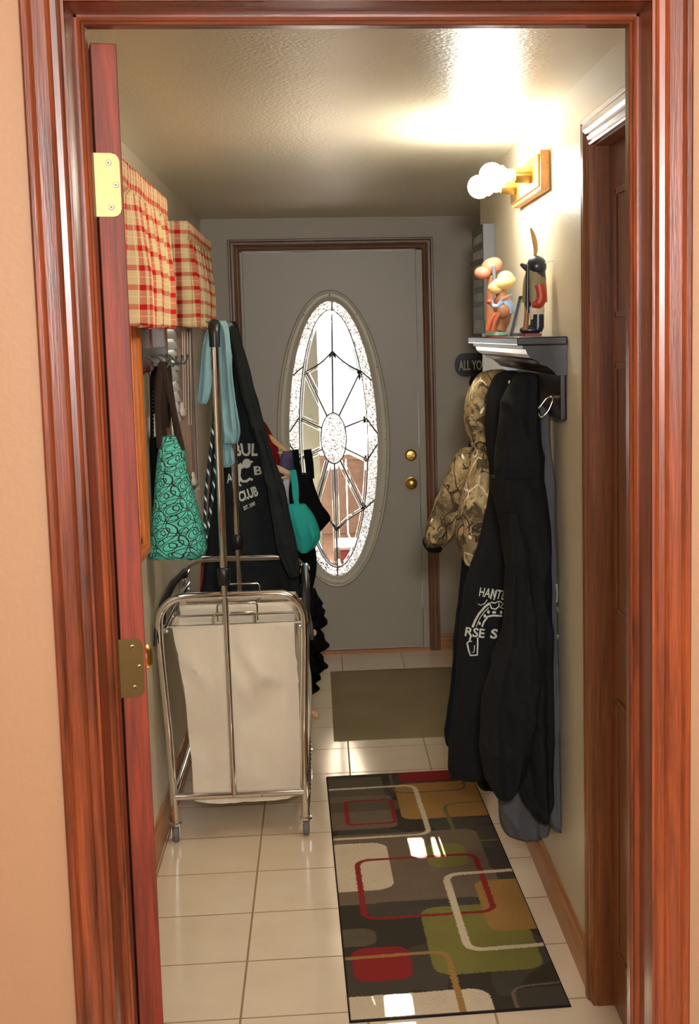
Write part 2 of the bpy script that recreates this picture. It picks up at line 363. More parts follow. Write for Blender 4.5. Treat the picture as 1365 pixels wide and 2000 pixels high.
def interp(rows, m):
    """Catmull-Rom through rows of equal-length tuples"""
    out = []; n = len(rows)
    for i in range(m):
        t = i/(m-1)*(n-1); k = min(int(t), n-2); f = t-k
        p = [rows[max(k-1, 0)], rows[k], rows[k+1], rows[min(k+2, n-1)]]
        out.append(tuple(.5*((2*b)+(c-a)*f+(2*a-5*b+4*c-d)*f*f+(3*b-a-3*c+d)*f**3) for a, b, c, d in zip(*p)))
    return out
def garment(rows, Y, b, n=72, m=90, fold=.12, nf=7, seed=0, wr=.006, xmax=9, xmin=-9, flat=.75, mb=None, ymin=-9):
    """rows: (ypx, xl, xr[, depth factor[, dY]]) silhouette of a hanging garment that stands at depth Y"""
    R_ = []
    for r in rows:
        y, xl, xr = r[:3]; bf = r[3] if len(r) > 3 else 1; dy = r[4] if len(r) > 4 else 0
        L, Rr = at(xl, y, Y=Y+dy), at(xr, y, Y=Y+dy); R_.append(((L.z+Rr.z)/2, L.x, Rr.x, b*bf, Y+dy))
    R_ = interp(R_, m); rnd = random.Random(seed); ph = [rnd.uniform(0, 6.28) for _ in range(6)]; vs = []; uvs = []
    for j, (z, xl, xr, bb, yc) in enumerate(R_):
        t = j/(m-1); xc = (xl+xr)/2; a = max((xr-xl)/2, .003)
        for i in range(n):
            th = 2*pi*i/n; c_, s_ = cos(th), sin(th)
            px = a*math.copysign(abs(c_)**flat, c_); py = bb*math.copysign(abs(s_)**flat, s_)
            f = fold*(.25+.75*min(1, t*1.6))
            w = sin(nf*th+ph[0]+2.2*t)*.6+sin((nf+4)*th+ph[1]-1.5*t)*.4
            py *= 1+f*w*2.2; px *= 1+f*.10*w
            x, y = xc+px, yc+py
            q = Vector((x*7+seed, y*7, z*3.5)); k = noise.noise(q)*wr*2+noise.noise(q*3.1)*wr+wr*1.1*(1-abs(noise.noise(Vector((x*5+z*2.2+seed, y*4, z*3.2))))*2.4)**5*(1 if wr > .005 else 0)
            x += k*c_*.5; y += k*s_*1.5
            zz = z+noise.noise(Vector((x*9, y*9, seed+5)))*.012*(1 if j > m-4 else 0)
            vs.append((min(max(x, xmin), xmax), max(y, ymin), zz)); uvs.append((i/n*2*(a+bb)*1.5, z))
    mb = mb or MB(); mb.grid(vs, n, m, uvs, closed=True); o = len(mb.v)-len(vs)
    top = [o+i for i in range(n)][::-1]; bot = [o+(m-1)*n+i for i in range(n)]
    mb.f.append(top); mb.mi.append(0); mb.f.append(bot); mb.mi.append(0)
    return mb
def projected(polys, mb_target, name, mat, parent, off=.0025, maxe=4.0):
    """ink on cloth: 2D outlines given as mesh pieces (verts px, faces) laid on the garment surface"""
    bvh = BVHTree.FromPolygons([Vector(v) for v in mb_target.v], mb_target.f); bm = bmesh.new()
    for vs, fs in polys:
        bv = [bm.verts.new((x, y, 0)) for x, y in vs]
        for f in fs:
            try: bm.faces.new([bv[i] for i in f])
            except ValueError: pass
    bmesh.ops.triangulate(bm, faces=bm.faces)
    for _ in range(4):
        ed = [e for e in bm.edges if e.calc_length() > maxe]
        if not ed: break
        bmesh.ops.subdivide_edges(bm, edges=ed, cuts=1); bmesh.ops.triangulate(bm, faces=bm.faces)
    dead = []
    for v in bm.verts:
        d = ray(v.co.x, v.co.y).normalized(); h = bvh.ray_cast(CAM, d)
        if h[0] is None: dead.append(v)
        else:
            nn = h[1] if h[1].dot(d) < 0 else -h[1]; v.co = h[0]+nn*off
    bmesh.ops.delete(bm, geom=dead, context='VERTS')
    long = [f for f in bm.faces if max(e.calc_length() for e in f.edges) > .03]; bmesh.ops.delete(bm, geom=long, context='FACES')
    out = MB(); bm.verts.index_update(); out.add([v.co for v in bm.verts], [[v.index for v in f.verts] for f in bm.faces]); bm.free()
    return link(name, out, mat, parent)
def text2d(s, bold=.0):
    cu = bpy.data.curves.new('t', 'FONT'); cu.body = s; cu.offset = bold; cu.resolution_u = 3
    o = bpy.data.objects.new('t', cu); C.objects.link(o); bpy.context.view_layer.update()
    me = o.to_mesh(); vs = [v.co.copy() for v in me.vertices]; fs = [tuple(p.vertices) for p in me.polygons]; o.to_mesh_clear()
    bpy.data.objects.remove(o); bpy.data.curves.remove(cu)
    x0, x1 = min(v.x for v in vs), max(v.x for v in vs); y0, y1 = min(v.y for v in vs), max(v.y for v in vs)
    return [((v.x-x0)/(x1-x0), (v.y-y0)/(y1-y0)) for v in vs], fs
def textq(s, q, bold=.02):
    """text in the pixel quad q = TL, TR, BR, BL"""
    vs, fs = text2d(s, bold); TL, TR, BR, BL = q
    return [tuple((TL[k]*(1-u)+TR[k]*u)*v+(BL[k]*(1-u)+BR[k]*u)*(1-v) for k in (0, 1)) for u, v in vs], fs
def stroke(pts, w):
    vs = []; fs = []
    for i, p in enumerate(pts):
        a = Vector(pts[max(i-1, 0)]); b = Vector(pts[min(i+1, len(pts)-1)]); t = (b-a).normalized(); n_ = Vector((-t.y, t.x))*w/2
        ww = Vector(p); vs += [tuple(ww+n_), tuple(ww-n_)]
    for i in range(len(pts)-1): fs.append((2*i, 2*i+1, 2*i+3, 2*i+2))
    return vs, fs
def disc2(c, rx, ry, n=14): return [(c[0]+rx*cos(2*pi*i/n), c[1]+ry*sin(2*pi*i/n)) for i in range(n)], [tuple(range(n))]

# ================================================================== SETTING
XL, XR, YB, ZC = -.56, .626, 6.91, 2.203
YO, T = 1.893, .115                    # near wall face, wall thickness
# opening jamb inner faces
OX0, OX1, OZ = -.318, .463, 2.062
mb = MB(); mb.box(-1.7, 1.7, -1.7, 8.0, -.05, 0); struct('floor', mb, m_tile)
mb = MB(); mb.box(-.70, 1.3, YO+T, YB+.1, ZC, ZC+.08); struct('ceiling', mb, m_ceil)
# near room shell
mb = MB(); mb.box(-1.7, 1.7, -1.7, YO, 2.46, 2.52); struct('trim_9', mb, m_ceil2)['label'] = 'ceiling of the near room'
for nm, a in (('wall_near_left', (-1.75, -1.65, -1.7, YO, 0, 2.5)), ('wall_near_right', (1.65, 1.75, -1.7, YO, 0, 2.5)), ('wall_near_rear', (-1.7, 1.7, -1.8, -1.7, 0, 2.5))):
    mb = MB(); mb.box(*a); struct(nm, mb, m_salmon)
mb = MB()
for a in ((-1.7, OX0-.02, YO, YO+T, 0, 2.5), (OX1+.02, 1.7, YO, YO+T, 0, 2.5), (OX0-.02, OX1+.02, YO, YO+T, OZ+.02, 2.5)):
    mb.box(*a)
k = 0
for i in range(len(mb.f)):
    if i % 6 == 4: mb.mi[i] = 1        # the face towards the passage
struct('wall_front', mb, [m_salmon, m_beige])
# left wall with two window openings
WZ0, WZ1 = 1.00, 2.0
W1, W2 = (3.50, 4.22), (5.06, 5.97)
mb = MB(); x0, x1 = XL-.10, XL
mb.box(x0, x1, YO+T, YB, 0, WZ0); mb.box(x0, x1, YO+T, YB, WZ1, ZC+.03)
for a, b in ((YO+T, W1[0]), (W1[1], W2[0]), (W2[1], YB)): mb.box(x0, x1, a, b, WZ0, WZ1)
struct('wall_left', mb, m_beige)
# right wall: door 3 opening Y 2.35..3.09, ends at 5.25
D3 = (2.30, 3.10, 2.045)
mb = MB(); mb.box(XR, XR+.11, D3[1], 5.25, 0, ZC); mb.box(XR, XR+.11, YO+T, D3[0], 0, ZC); mb.box(XR, XR+.11, D3[0], D3[1], D3[2], ZC)
struct('wall_right', mb, m_beige)
mb = MB(); mb.box(XR+.11, 1.3, 5.15, 5.25, 0, ZC); mb.box(1.2, 1.3, 5.25, YB, 0, ZC); struct('wall_recess', mb, m_greige)
# back wall with door hole
DX0, DX1, DZ = -.375, .526, 2.045
mb = MB(); mb.box(XL-.1, DX0, YB, YB+.12, 0, ZC); mb.box(DX1, 1.3, YB, YB+.12, 0, ZC); mb.box(DX0, DX1, YB, YB+.12, DZ, ZC); struct('wall_back', mb, m_greige)

# ---- baseboards
def bboard(p): return [(0, 0), (.014, 0), (.014, .07), (.010, .082), (.006, .088), (.004, .105), (0, .107)]
mb = MB(); mb.extrude(bboard(0), lambda u, v, w: (XL+u, w, v), YO+T, YB); struct('baseboard_left', mb, m_base)
mb = MB(); mb.extrude(bboard(0), lambda u, v, w: (XR-u, w, v), D3[1]+.075, 5.25); struct('baseboard_right', mb, m_base)
mb = MB(); mb.extrude(bboard(0), lambda u, v, w: (w, YB-u, v*.8), DX1+.057, 1.2); mb.extrude(bboard(0), lambda u, v, w: (w, YB-u, v*.8), XL, DX0-.057); struct('baseboard_back', mb, m_baseX)

# ---- casing profiles
def cas_prof(w, t=.018):
    return [(0, 0), (0, t*.55), (w*.06, t*.62), (w*.12, t*.5), (w*.17, t*.62), (w*.30, t*.72), (w*.36, t*.60), (w*.42, t*.78),
            (w*.55, t*.95), (w*.72, t), (w*.80, t*.86), (w*.84, t*.98), (w*.95, t), (w, t*.85), (w, 0)]
def casing(x0, x1, z1, w, fn, z0=0.0, t=.018):
    """three separate meshes: left, right, head; fn(x, d, z) maps opening-plane coords to world"""
    pr = cas_prof(w, t); n = len(pr); out = []
    A = MB(); A.add([fn(x0-o, d, z0) for o, d in pr]+[fn(x0-o, d, z1+o) for o, d in pr], [tuple(range(n)), tuple(range(n, 2*n))]+[(i, (i+1) % n, n+(i+1) % n, n+i) for i in range(n)])
    B = MB(); B.add([fn(x1+o, d, z0) for o, d in pr]+[fn(x1+o, d, z1+o) for o, d in pr], [tuple(range(n)), tuple(range(n, 2*n))]+[(i, (i+1) % n, n+(i+1) % n, n+i) for i in range(n)])
    H = MB(); H.add([fn(x0-o, d, z1+o) for o, d in pr]+[fn(x1+o, d, z1+o) for o, d in pr], [tuple(range(n)), tuple(range(n, 2*n))]+[(i, (i+1) % n, n+(i+1) % n, n+i) for i in range(n)])
    return A, B, H
A, B, H = casing(OX0, OX1, OZ, .0555, lambda x, d, z: (x, YO-d, z), t=.016)
struct('trim_1', A, m_woodZ); struct('trim_2', B, m_woodZ); struct('trim_3', H, m_woodX)
# jamb of the opening, with stop moulding and weatherstrip
mb = MB(); mb.box(OX0-.02, OX0, YO-.002, YO+T+.004, 0, OZ); struct('trim_4', mb, m_woodZ)
mb = MB(); mb.box(OX1, OX1+.02, YO-.002, YO+T+.004, 0, OZ); struct('trim_5', mb, m_woodZ)
mb = MB(); mb.box(OX0-.02, OX1+.02, YO-.002, YO+T+.004, OZ, OZ+.02); struct('trim_6', mb, m_woodX)
# stops (moulded)
sp = [(0, 0), (0, .003), (.003, .007), (.006, .008), (.008, .011), (.011, .012), (.033, .012), (.034, 0)]
def stop(fn, lo, hi): q = MB(); q.extrude(sp, fn, lo, hi); return q
YS = YO+.072
q = stop(lambda u, v, w: (OX0+v, YS+u, w), 0, OZ-.0); struct('trim_7', q, m_woodZ)
q = stop(lambda u, v, w: (OX1-v, YS+u, w), 0, OZ-.0); struct('trim_8', q, m_woodZ)
q = stop(lambda u, v, w: (w, YS+u, OZ-v), OX0, OX1); struct('trim_10', q, m_woodX)
q = MB(); q.box(OX0+.002, OX0+.010, YS+.034, YS+.041, 0, OZ-.012); struct('trim_11', q, m_weather)

# ================================================================== DOOR 1 (open, hinged left)
door = sthing('door_1', (-.30, 2.03, 0)); ang = radians(12.2)
hx, hy = -.3072, 2.026
def dl(u, v, z):    # u along thickness (+x), v along the width of the slab into the passage
    return (hx+u*cos(ang)-v*sin(ang), hy+u*sin(ang)+v*cos(ang), z)
TH_, DW, DT = .036, .70, 2.038
mb = MB(); mb.extrude([(0, 0), (TH_, 0), (TH_, DW), (0, DW)], lambda u, v, w: dl(u, v, w), .012, DT); link('door_slab', mb, m_slab, door, bevel=.0015)
for z0, z1 in ((.20, .82), (1.02, 1.86)):
    for v0, v1 in ((.11, .32), (.38, .59)):
        for s_, u_ in ((1, TH_), (-1, 0)):
            mb = MB(); a = u_
            mb.add([dl(a, v0, z0), dl(a, v1, z0), dl(a, v1, z1), dl(a, v0, z1), dl(a+s_*.006, v0+.02, z0+.02), dl(a+s_*.006, v1-.02, z0+.02), dl(a+s_*.006, v1-.02, z1-.02), dl(a+s_*.006, v0+.02, z1-.02)],
                   [(0,1,2,3),(4,5,6,7),(0,1,5,4),(1,2,6,5),(2,3,7,6),(3,0,4,7)]); link('raised_panel', mb, m_slab, door)
def hinge(zc, m):
    h = sc_ = None; w = .040; hh = .0445; mb = MB(); r = .012
    out = [(-.006, -hh), (w-.006-r, -hh)]+[(w-.006-r+r*sin(t), -hh+r-r*cos(t)) for t in (.5, 1.0, pi/2)]+[(w-.006-r+r*cos(t), hh-r+r*sin(t)) for t in (0, .5, 1.0, pi/2)]+[(-.006, hh)]
    mb.extrude(out, lambda u, v, k: dl(u*.95, k, zc+v), -.0022, .001); pl = link('hinge', mb, m, door)
    bb = MB(); cx_, cy_ = -.010, -.006
    for i in range(5):
        za = zc-hh+i*2*hh/5; bb.cyl(dl(cx_, cy_, za+.0005), dl(cx_, cy_, za+2*hh/5-.0005), .0052, 14)
    bb.ell(dl(cx_, cy_, zc+hh+.001), (.005, .005, .003)); link('hinge_barrel', bb, m, pl, smooth=True)
    for du, dz in ((.017, .031), (.026, 0), (.018, -.031)):
        s_ = MB(); s_.lathe([(0, .0042), (.0012, .0040), (.0016, .0028), (.0008, .0006), (.0008, 0)], dl(du, -.0022, zc+dz), Vector(dl(0, -1, 0))-Vector(dl(0, 0, 0)), 16); link('screw', s_, m_brassd, pl, smooth=True)
        s_ = MB()
        for rr in (0, 1):
            e = (.0022, .0005) if rr else (.0005, .0022)
            s_.extrude([(-e[0], -e[1]), (e[0], -e[1]), (e[0], e[1]), (-e[0], e[1])], lambda u, v, k: dl(du+u, k, zc+dz+v), -.0041, -.0035)
        link('screw_slot', s_, m_weather, pl)
hinge(1.842, m_satin); hinge(1.136, m_brassd); hinge(.20, m_brassd)
kn = Vector(dl(TH_-.004, .635, 1.005)); kd = Vector(dl(1, 0, 0))-Vector(dl(0, 0, 0))
mb = MB(); mb.lathe([(0, .030), (.006, .030), (.010, .022), (.014, .012), (.030, .011), (.036, .020), (.046, .027), (.058, .026), (.066, .016), (.068, 0)], kn, kd, 30); link('door_knob', mb, m_brass, door, smooth=True)
kn = Vector(dl(0, .645, 1.005)); mb = MB(); mb.lathe([(0, .030), (.006, .030), (.010, .022), (.014, .012), (.030, .011), (.036, .020), (.046, .027), (.058, .026), (.066, .016), (.068, 0)], kn, -kd, 30); link('door_knob', mb, m_brass, door, smooth=True)

# ================================================================== DOOR 3 (right wall, closed)
A, B, H = casing(D3[0]+.012, D3[1]-.012, D3[2]-.012, .062, lambda x, d, z: (XR-d, x, z), t=.02)
d3 = sthing('door_3', (XR, 2.7, 0))
link('door_casing', A, m_wood3, d3); link('door_casing', B, m_wood3, d3); link('door_casing', H, m_wood3Y, d3)
mb = MB(); mb.box(XR-.001, XR+.11, D3[1]-.015, D3[1]+.001, 0, D3[2]); mb.box(XR-.001, XR+.11, D3[0]-.001, D3[0]+.015, 0, D3[2]); mb.box(XR-.001, XR+.11, D3[0], D3[1], D3[2]-.015, D3[2]+.001); link('door_jamb', mb, m_wood3, d3)
sx_ = XR+.036
mb = MB(); mb.box(sx_, sx_+.036, D3[0]+.015, D3[1]-.015, .008, D3[2]-.016); link('door_slab', mb, m_wood3, d3)
for z0, z1 in ((.16, .78), (.98, 1.55), (1.65, 1.93)):
    for y0, y1 in ((2.42, 2.66), (2.78, 3.02)):
        fr = MB()
        for a in ((y0, y1, z0, z0+.014), (y0, y1, z1-.014, z1), (y0, y0+.014, z0, z1), (y1-.014, y1, z0, z1)): fr.box(sx_-.005, sx_, *a)
        link('panel_moulding', fr, m_wood3, d3, bevel=.002)
        fr = MB(); fr.box(sx_-.0015, sx_, y0+.014, y1-.014, z0+.014, z1-.014); link('door_panel', fr, m_wood3, d3)

# ================================================================== DOOR 2 (back, oval glass)
d2 = sthing('door_2', (.07, YB, 0))
A, B, H = casing(DX0, DX1, DZ, .056, lambda x, d, z: (x, YB-d, z), t=.02)
link('door_casing', A, m_backcas, d2); link('door_casing', B, m_backcas, d2); link('door_casing', H, m_backcasX, d2)
mb = MB(); mb.box(DX0, DX0+.012, YB-.001, YB+.12, 0, DZ); mb.box(DX1-.030, DX1, YB-.001, YB+.12, 0, DZ); mb.box(DX0, DX1, YB-.001, YB+.12, DZ-.004, DZ); link('door_jamb', mb, m_doorpaint, d2)
mb = MB(); mb.box(DX0, DX1, YB-.02, YB+.12, 0, .014); link('threshold', mb, m_baseX, d2)
OC = (.062, 1.098); OA, OB = .285, .752; GA, GB = .222, .697
YD = YB+.012
def ovp(a, b, th): return (OC[0]+a*cos(th), OC[1]+b*sin(th))
N = 96; mb = MB(); x0, x1, z0, z1 = DX0+.013, DX1-.032, .02, DZ-.006
for yy in (YD, YD+.044):
    vs = []
    for i in range(N):
        th = 2*pi*i/N; px, pz = ovp(GA+.03, GB+.025, th); dx, dz = cos(th), sin(th)
        ts = []
        if dx: ts.append(((x1 if dx > 0 else x0)-OC[0])/dx)
        if dz: ts.append(((z1 if dz > 0 else z0)-OC[1])/dz)
        t = min(q for q in ts if q > 0); vs += [(px, yy, pz), (OC[0]+dx*t, yy, OC[1]+dz*t)]
    # snap the nearest outer points to the corners
    for cxx, czz in ((x0, z0), (x1, z0), (x0, z1), (x1, z1)):
        k = min(range(1, 2*N, 2), key=lambda q: (vs[q][0]-cxx)**2+(vs[q][2]-czz)**2); vs[k] = (cxx, yy, czz)
    mb.add(vs, [(2*i, 2*i+1, (2*i+3) % (2*N), (2*i+2) % (2*N)) for i in range(N)])
o_ = 2*N
mb.add([], [])
for i in range(N): mb.f.append([2*i+1, (2*i+3) % (2*N), o_+(2*i+3) % (2*N), o_+2*i+1]); mb.mi.append(0)
link('door_slab', mb, m_doorpaint, d2)
# oval moulding
pr = [(OA+.0, 0), (OA, .008), (OA-.006, .014), (OA-.014, .012), (OA-.018, .020), (OA-.034, .022), (OA-.048, .018), (OA-.052, .012), (GA, .008), (GA, -.02)]
vs = []
for i in range(N):
    th = 2*pi*i/N
    for a, d in pr:
        b_ = GB+(a-GA)/(OA-GA)*(OB-GB); px, pz = ovp(a, b_, th); vs.append((px, YD-d, pz))
mb = MB(); n = len(pr); mb.add(vs, [(i*n+k, i*n+k+1, ((i+1) % N)*n+k+1, ((i+1) % N)*n+k) for i in range(N) for k in range(n-1)]); om = link('oval_moulding', mb, m_ovalframe, d2, smooth=True)
for i in range(12):
    th = 2*pi*(i+.5)/12+pi/12; px, pz = ovp(OA-.026, OB-.024, th); mb = MB(); mb.lathe([(0, .004), (.0015, .003), (.002, 0)], (px, YD-.022, pz), (0, -1, 0), 12); link('screw', mb, m_steel, om, smooth=True)
# glass: textured border ring, clear field, textured centre, bevels and lead
IA, IB = .172, .652; CA, CB = .065, .129; GC = (OC[0]+.0, OC[1]+.01)
YG = YD+.012
def ring(a0, b0, a1, b1, y, th0=0, th1=2*pi, seg=96, c0=OC, c1=OC):
    q = MB(); vs = []
    for i in range(seg+1):
        th = th0+(th1-th0)*i/seg; vs += [(c0[0]+a0*cos(th), y, c0[1]+b0*sin(th)), (c1[0]+a1*cos(th), y, c1[1]+b1*sin(th))]
    q.add(vs, [(2*i, 2*i+1, 2*i+3, 2*i+2) for i in range(seg)]); return q
q = ring(GA, GB, IA, IB, YG); link('textured_border_glass', q, m_gtex, d2)
q = ring(IA, IB, CA, CB, YG, c1=GC); link('clear_glass', q, m_gclear, d2)
q = MB(); q.lathe([(0, 1e-5)], (0, 0, 0), (0, 1, 0), 4) if False else None
q.add([(GC[0]+CA*cos(2*pi*i/48), YG-.002, GC[1]+CB*sin(2*pi*i/48)) for i in range(48)], [tuple(range(48))]); link('textured_centre_glass', q, m_gtex, d2)
def gp(x, y): p = at(x, y, Y=YG); return (p.x, p.z)
IN = {k: gp(*v) for k, v in dict(top=(648, 613), ul=(597, 726), ur=(704, 725), l1=(588, 817), r1=(717, 817), l2=(592, 895), r2=(720, 898), dl=(616, 990), dr=(711, 995), bot=(659, 1106), utop=(649, 686), dtop=(657, 1037)).items()}
def cen(th): return (GC[0]+CA*cos(th), GC[1]+CB*sin(th))
def bar(path, w, t, y, mat, nm, par):
    q = MB(); vs = []
    for i, p in enumerate(path):
        a = Vector(path[max(i-1, 0)]); b = Vector(path[min(i+1, len(path)-1)]); tt = (b-a).normalized(); nn = Vector((-tt.y, tt.x))*w/2; p = Vector(p)
        for s_, d in ((1, 0), (.6, t), (-.6, t), (-1, 0)): vs.append((p.x+nn.x*s_, y-d, p.y+nn.y*s_))
    m_ = len(path); q.add(vs, [(4*i+k, 4*i+(k+1) % 4, 4*i+4+(k+1) % 4, 4*i+4+k) for i in range(m_-1) for k in range(4)]+[(0, 1, 2, 3), tuple(4*(m_-1)+k for k in range(4))])
    return link(nm, q, mat, par)
spokes = [('ul', radians(118)), ('ur', radians(62)), ('l1', radians(155)), ('r1', radians(25)), ('l2', radians(205)), ('r2', radians(-25)), ('dl', radians(242)), ('dr', radians(-62)), ('top', radians(90)), ('bot', radians(-90))]
came = MB()
def camepath(path, w=.0065):
    pts = [(p[0], YG-.004, p[1]) for p in path]; came.sweep(pts, w/2, 8)
for k, th in spokes:
    c_ = cen(th); e = IN[k]; camepath([c_, e])
    dx, dz = e[0]-c_[0], e[1]-c_[1]; L_ = math.hypot(dx, dz); nx, nz = -dz/L_, dx/L_
    for s_ in (1, -1):
        if k in ('top', 'bot') and s_ == 1: pass
        w_ = .016; off = s_*.0105
        bar([(c_[0]+nx*off, c_[1]+nz*off), (e[0]+nx*off*.8-dx*.03, e[1]+nz*off*.8-dz*.03)], w_, .004, YG, m_gbev, 'bevelled_strip', d2)
def arc(a, b, bulge, n=10):
    a, b = Vector(a), Vector(b); d = b-a; nn = Vector((-d.y, d.x)).normalized(); return [tuple(a+d*(i/n)+nn*bulge*sin(pi*i/n)) for i in range(n+1)]
for a, b, bu in ((IN['utop'], IN['ul'], .010), (IN['utop'], IN['ur'], -.010), (IN['dtop'], IN['dl'], -.010), (IN['dtop'], IN['dr'], .010)):
    camepath(arc(a, b, bu)); bar([(p[0], p[1]-.010*(1 if b[1] > GC[1] else -1)) for p in arc(a, b, bu)], .014, .004, YG, m_gbev, 'bevelled_strip', d2)
camepath([(GC[0]+CA*cos(2*pi*i/40), GC[1]+CB*sin(2*pi*i/40)) for i in range(41)], .006)
camepath([(OC[0]+IA*cos(2*pi*i/72), OC[1]+IB*sin(2*pi*i/72)) for i in range(73)], .005)
for i in range(72):
    pass
bar([(OC[0]+(IA-.011)*cos(2*pi*i/72), OC[1]+(IB-.011)*sin(2*pi*i/72)) for i in range(73)], .014, .004, YG, m_gbev, 'bevelled_strip', d2)
for k in ('ul', 'ur', 'l1', 'r1', 'l2', 'r2', 'dl', 'dr', 'top', 'bot'):
    e = IN[k]; th = math.atan2((e[1]-OC[1])/IB, (e[0]-OC[0])/IA); th2 = th+(.12 if e[0] < OC[0] and e[1] > OC[1] or e[0] > OC[0] and e[1] < OC[1] else -.12)*(0 if k in ('top', 'bot') else 1)
    camepath([ovp(IA, IB, th), ovp(GA, GB, th2 if abs(cos(th)) > .2 else th)])
link('lead_lines', came, m_came, d2, smooth=True)
for (px, py, nm) in ((802, 889, 'deadbolt'), (803, 943, 'door_knob')):
    p = at(px, py, Y=YD); mb = MB()
    prf = [(0, .030), (.005, .030), (.009, .024), (.012, .022), (.018, .022), (.02, 0)] if nm == 'deadbolt' else [(0, .032), (.005, .031), (.010, .016), (.026, .012), (.034, .022), (.044, .029), (.056, .026), (.062, .014), (.063, 0)]
    mb.lathe(prf, p, (0, -1, 0), 30)
    if nm == 'deadbolt': mb.box(p.x-.018, p.x+.018, p.y-.034, p.y-.018, p.z-.005, p.z+.005)
    link(nm, mb, m_brass, d2, smooth=True)

# ================================================================== WINDOWS with blinds
m_blind = plain('white_blind_slat', srgb(236, 236, 226), .5); m_blind.node_tree.nodes['Principled BSDF'].inputs['Transmission Weight'].default_value = 0
m_cord = plain('ivory_cord', srgb(226, 214, 190), .7)
def window(num, y0, y1, mcas, blind_bottom):
    w = sthing('window_%d' % num, (XL, (y0+y1)/2, WZ0))
    # frame in the opening
    fr = MB(); xo = XL-.10
    for a in ((y0, y0+.02, WZ0, WZ1), (y1-.02, y1, WZ0, WZ1), (y0, y1, WZ0, WZ0+.02), (y0, y1, WZ1-.02, WZ1)): fr.box(xo-.002, XL+.002, *a)
    link('window_frame', fr, mcas, w)
    sh = MB()
    for a in ((y0+.02, y0+.05, WZ0+.02, WZ1-.02), (y1-.05, y1-.02, WZ0+.02, WZ1-.02), (y0+.02, y1-.02, WZ0+.02, WZ0+.06), (y0+.02, y1-.02, WZ1-.06, WZ1-.02), (y0+.02, y1-.02, 1.49, 1.52)): sh.box(xo+.004, xo+.03, *a)
    link('window_sash', sh, mcas, w)
    g = MB(); g.box(xo+.014, xo+.018, y0+.05, y1-.05, WZ0+.06, WZ1-.06); link('window_glass', g, m_gclear, w)
    A, B, H = casing(y0, y1, WZ1, .055, lambda x, d, z: (XL+d, x, z), z0=WZ0-.03, t=.02)
    for q_ in (A, B, H): link('window_casing', q_, mcas, w)
    s_ = MB(); s_.box(XL-.02, XL+.024, y0-.03, y1+.03, WZ0-.03, WZ0-.005); link('window_sill', s_, mcas, w, bevel=.004)
    bl = MB(); z = WZ1-.05; xs = XL-.045
    while z > blind_bottom:
        c_, s2 = cos(radians(62))*.025, sin(radians(62))*.025
        bl.extrude([(-c_, s2), (-c_*.2, .003*1+s2*.25), (c_, -s2), (c_, -s2+.002), (-c_*.2, .005+s2*.25), (-c_, s2+.002)], lambda u, v, k: (xs+u, k, z+v), y0+.025, y1-.025); z -= .0435
    link('blind_slats', bl, m_blind, w)
    r = MB(); r.box(xs-.02, xs+.02, y0+.024, y1-.024, WZ1-.05, WZ1-.02); r.box(xs-.018, xs+.018, y0+.026, y1-.026, blind_bottom-.02, blind_bottom-.002); link('blind_rail', r, m_blind, w)
    return w
w1 = window(1, W1[0], W1[1], m_oakZ, 1.06); w2 = window(2, W2[0], W2[1], m_backcas, 1.06)
for i, (px, pt, pb) in enumerate(((356, 648, 790), (360, 648, 800), (366, 648, 830), (371, 648, 830))):
    a, b = at(px, pt, Y=5.62), at(px+3, pb, Y=5.62); mb = MB(); mb.sweep([a, b], .0016, 6); link('blind_cord', mb, m_cord, w2)
for px, py in ((357, 800), (379, 936)):
    p = at(px, py, Y=5.62); mb = MB(); mb.lathe([(-.03, .003), (-.02, .008), (-.006, .006), (0, .010), (.018, .012), (.026, .008), (.028, 0)], p, (0.1, 0, -1), 14); link('cord_tassel', mb, m_cord, w2, smooth=True)

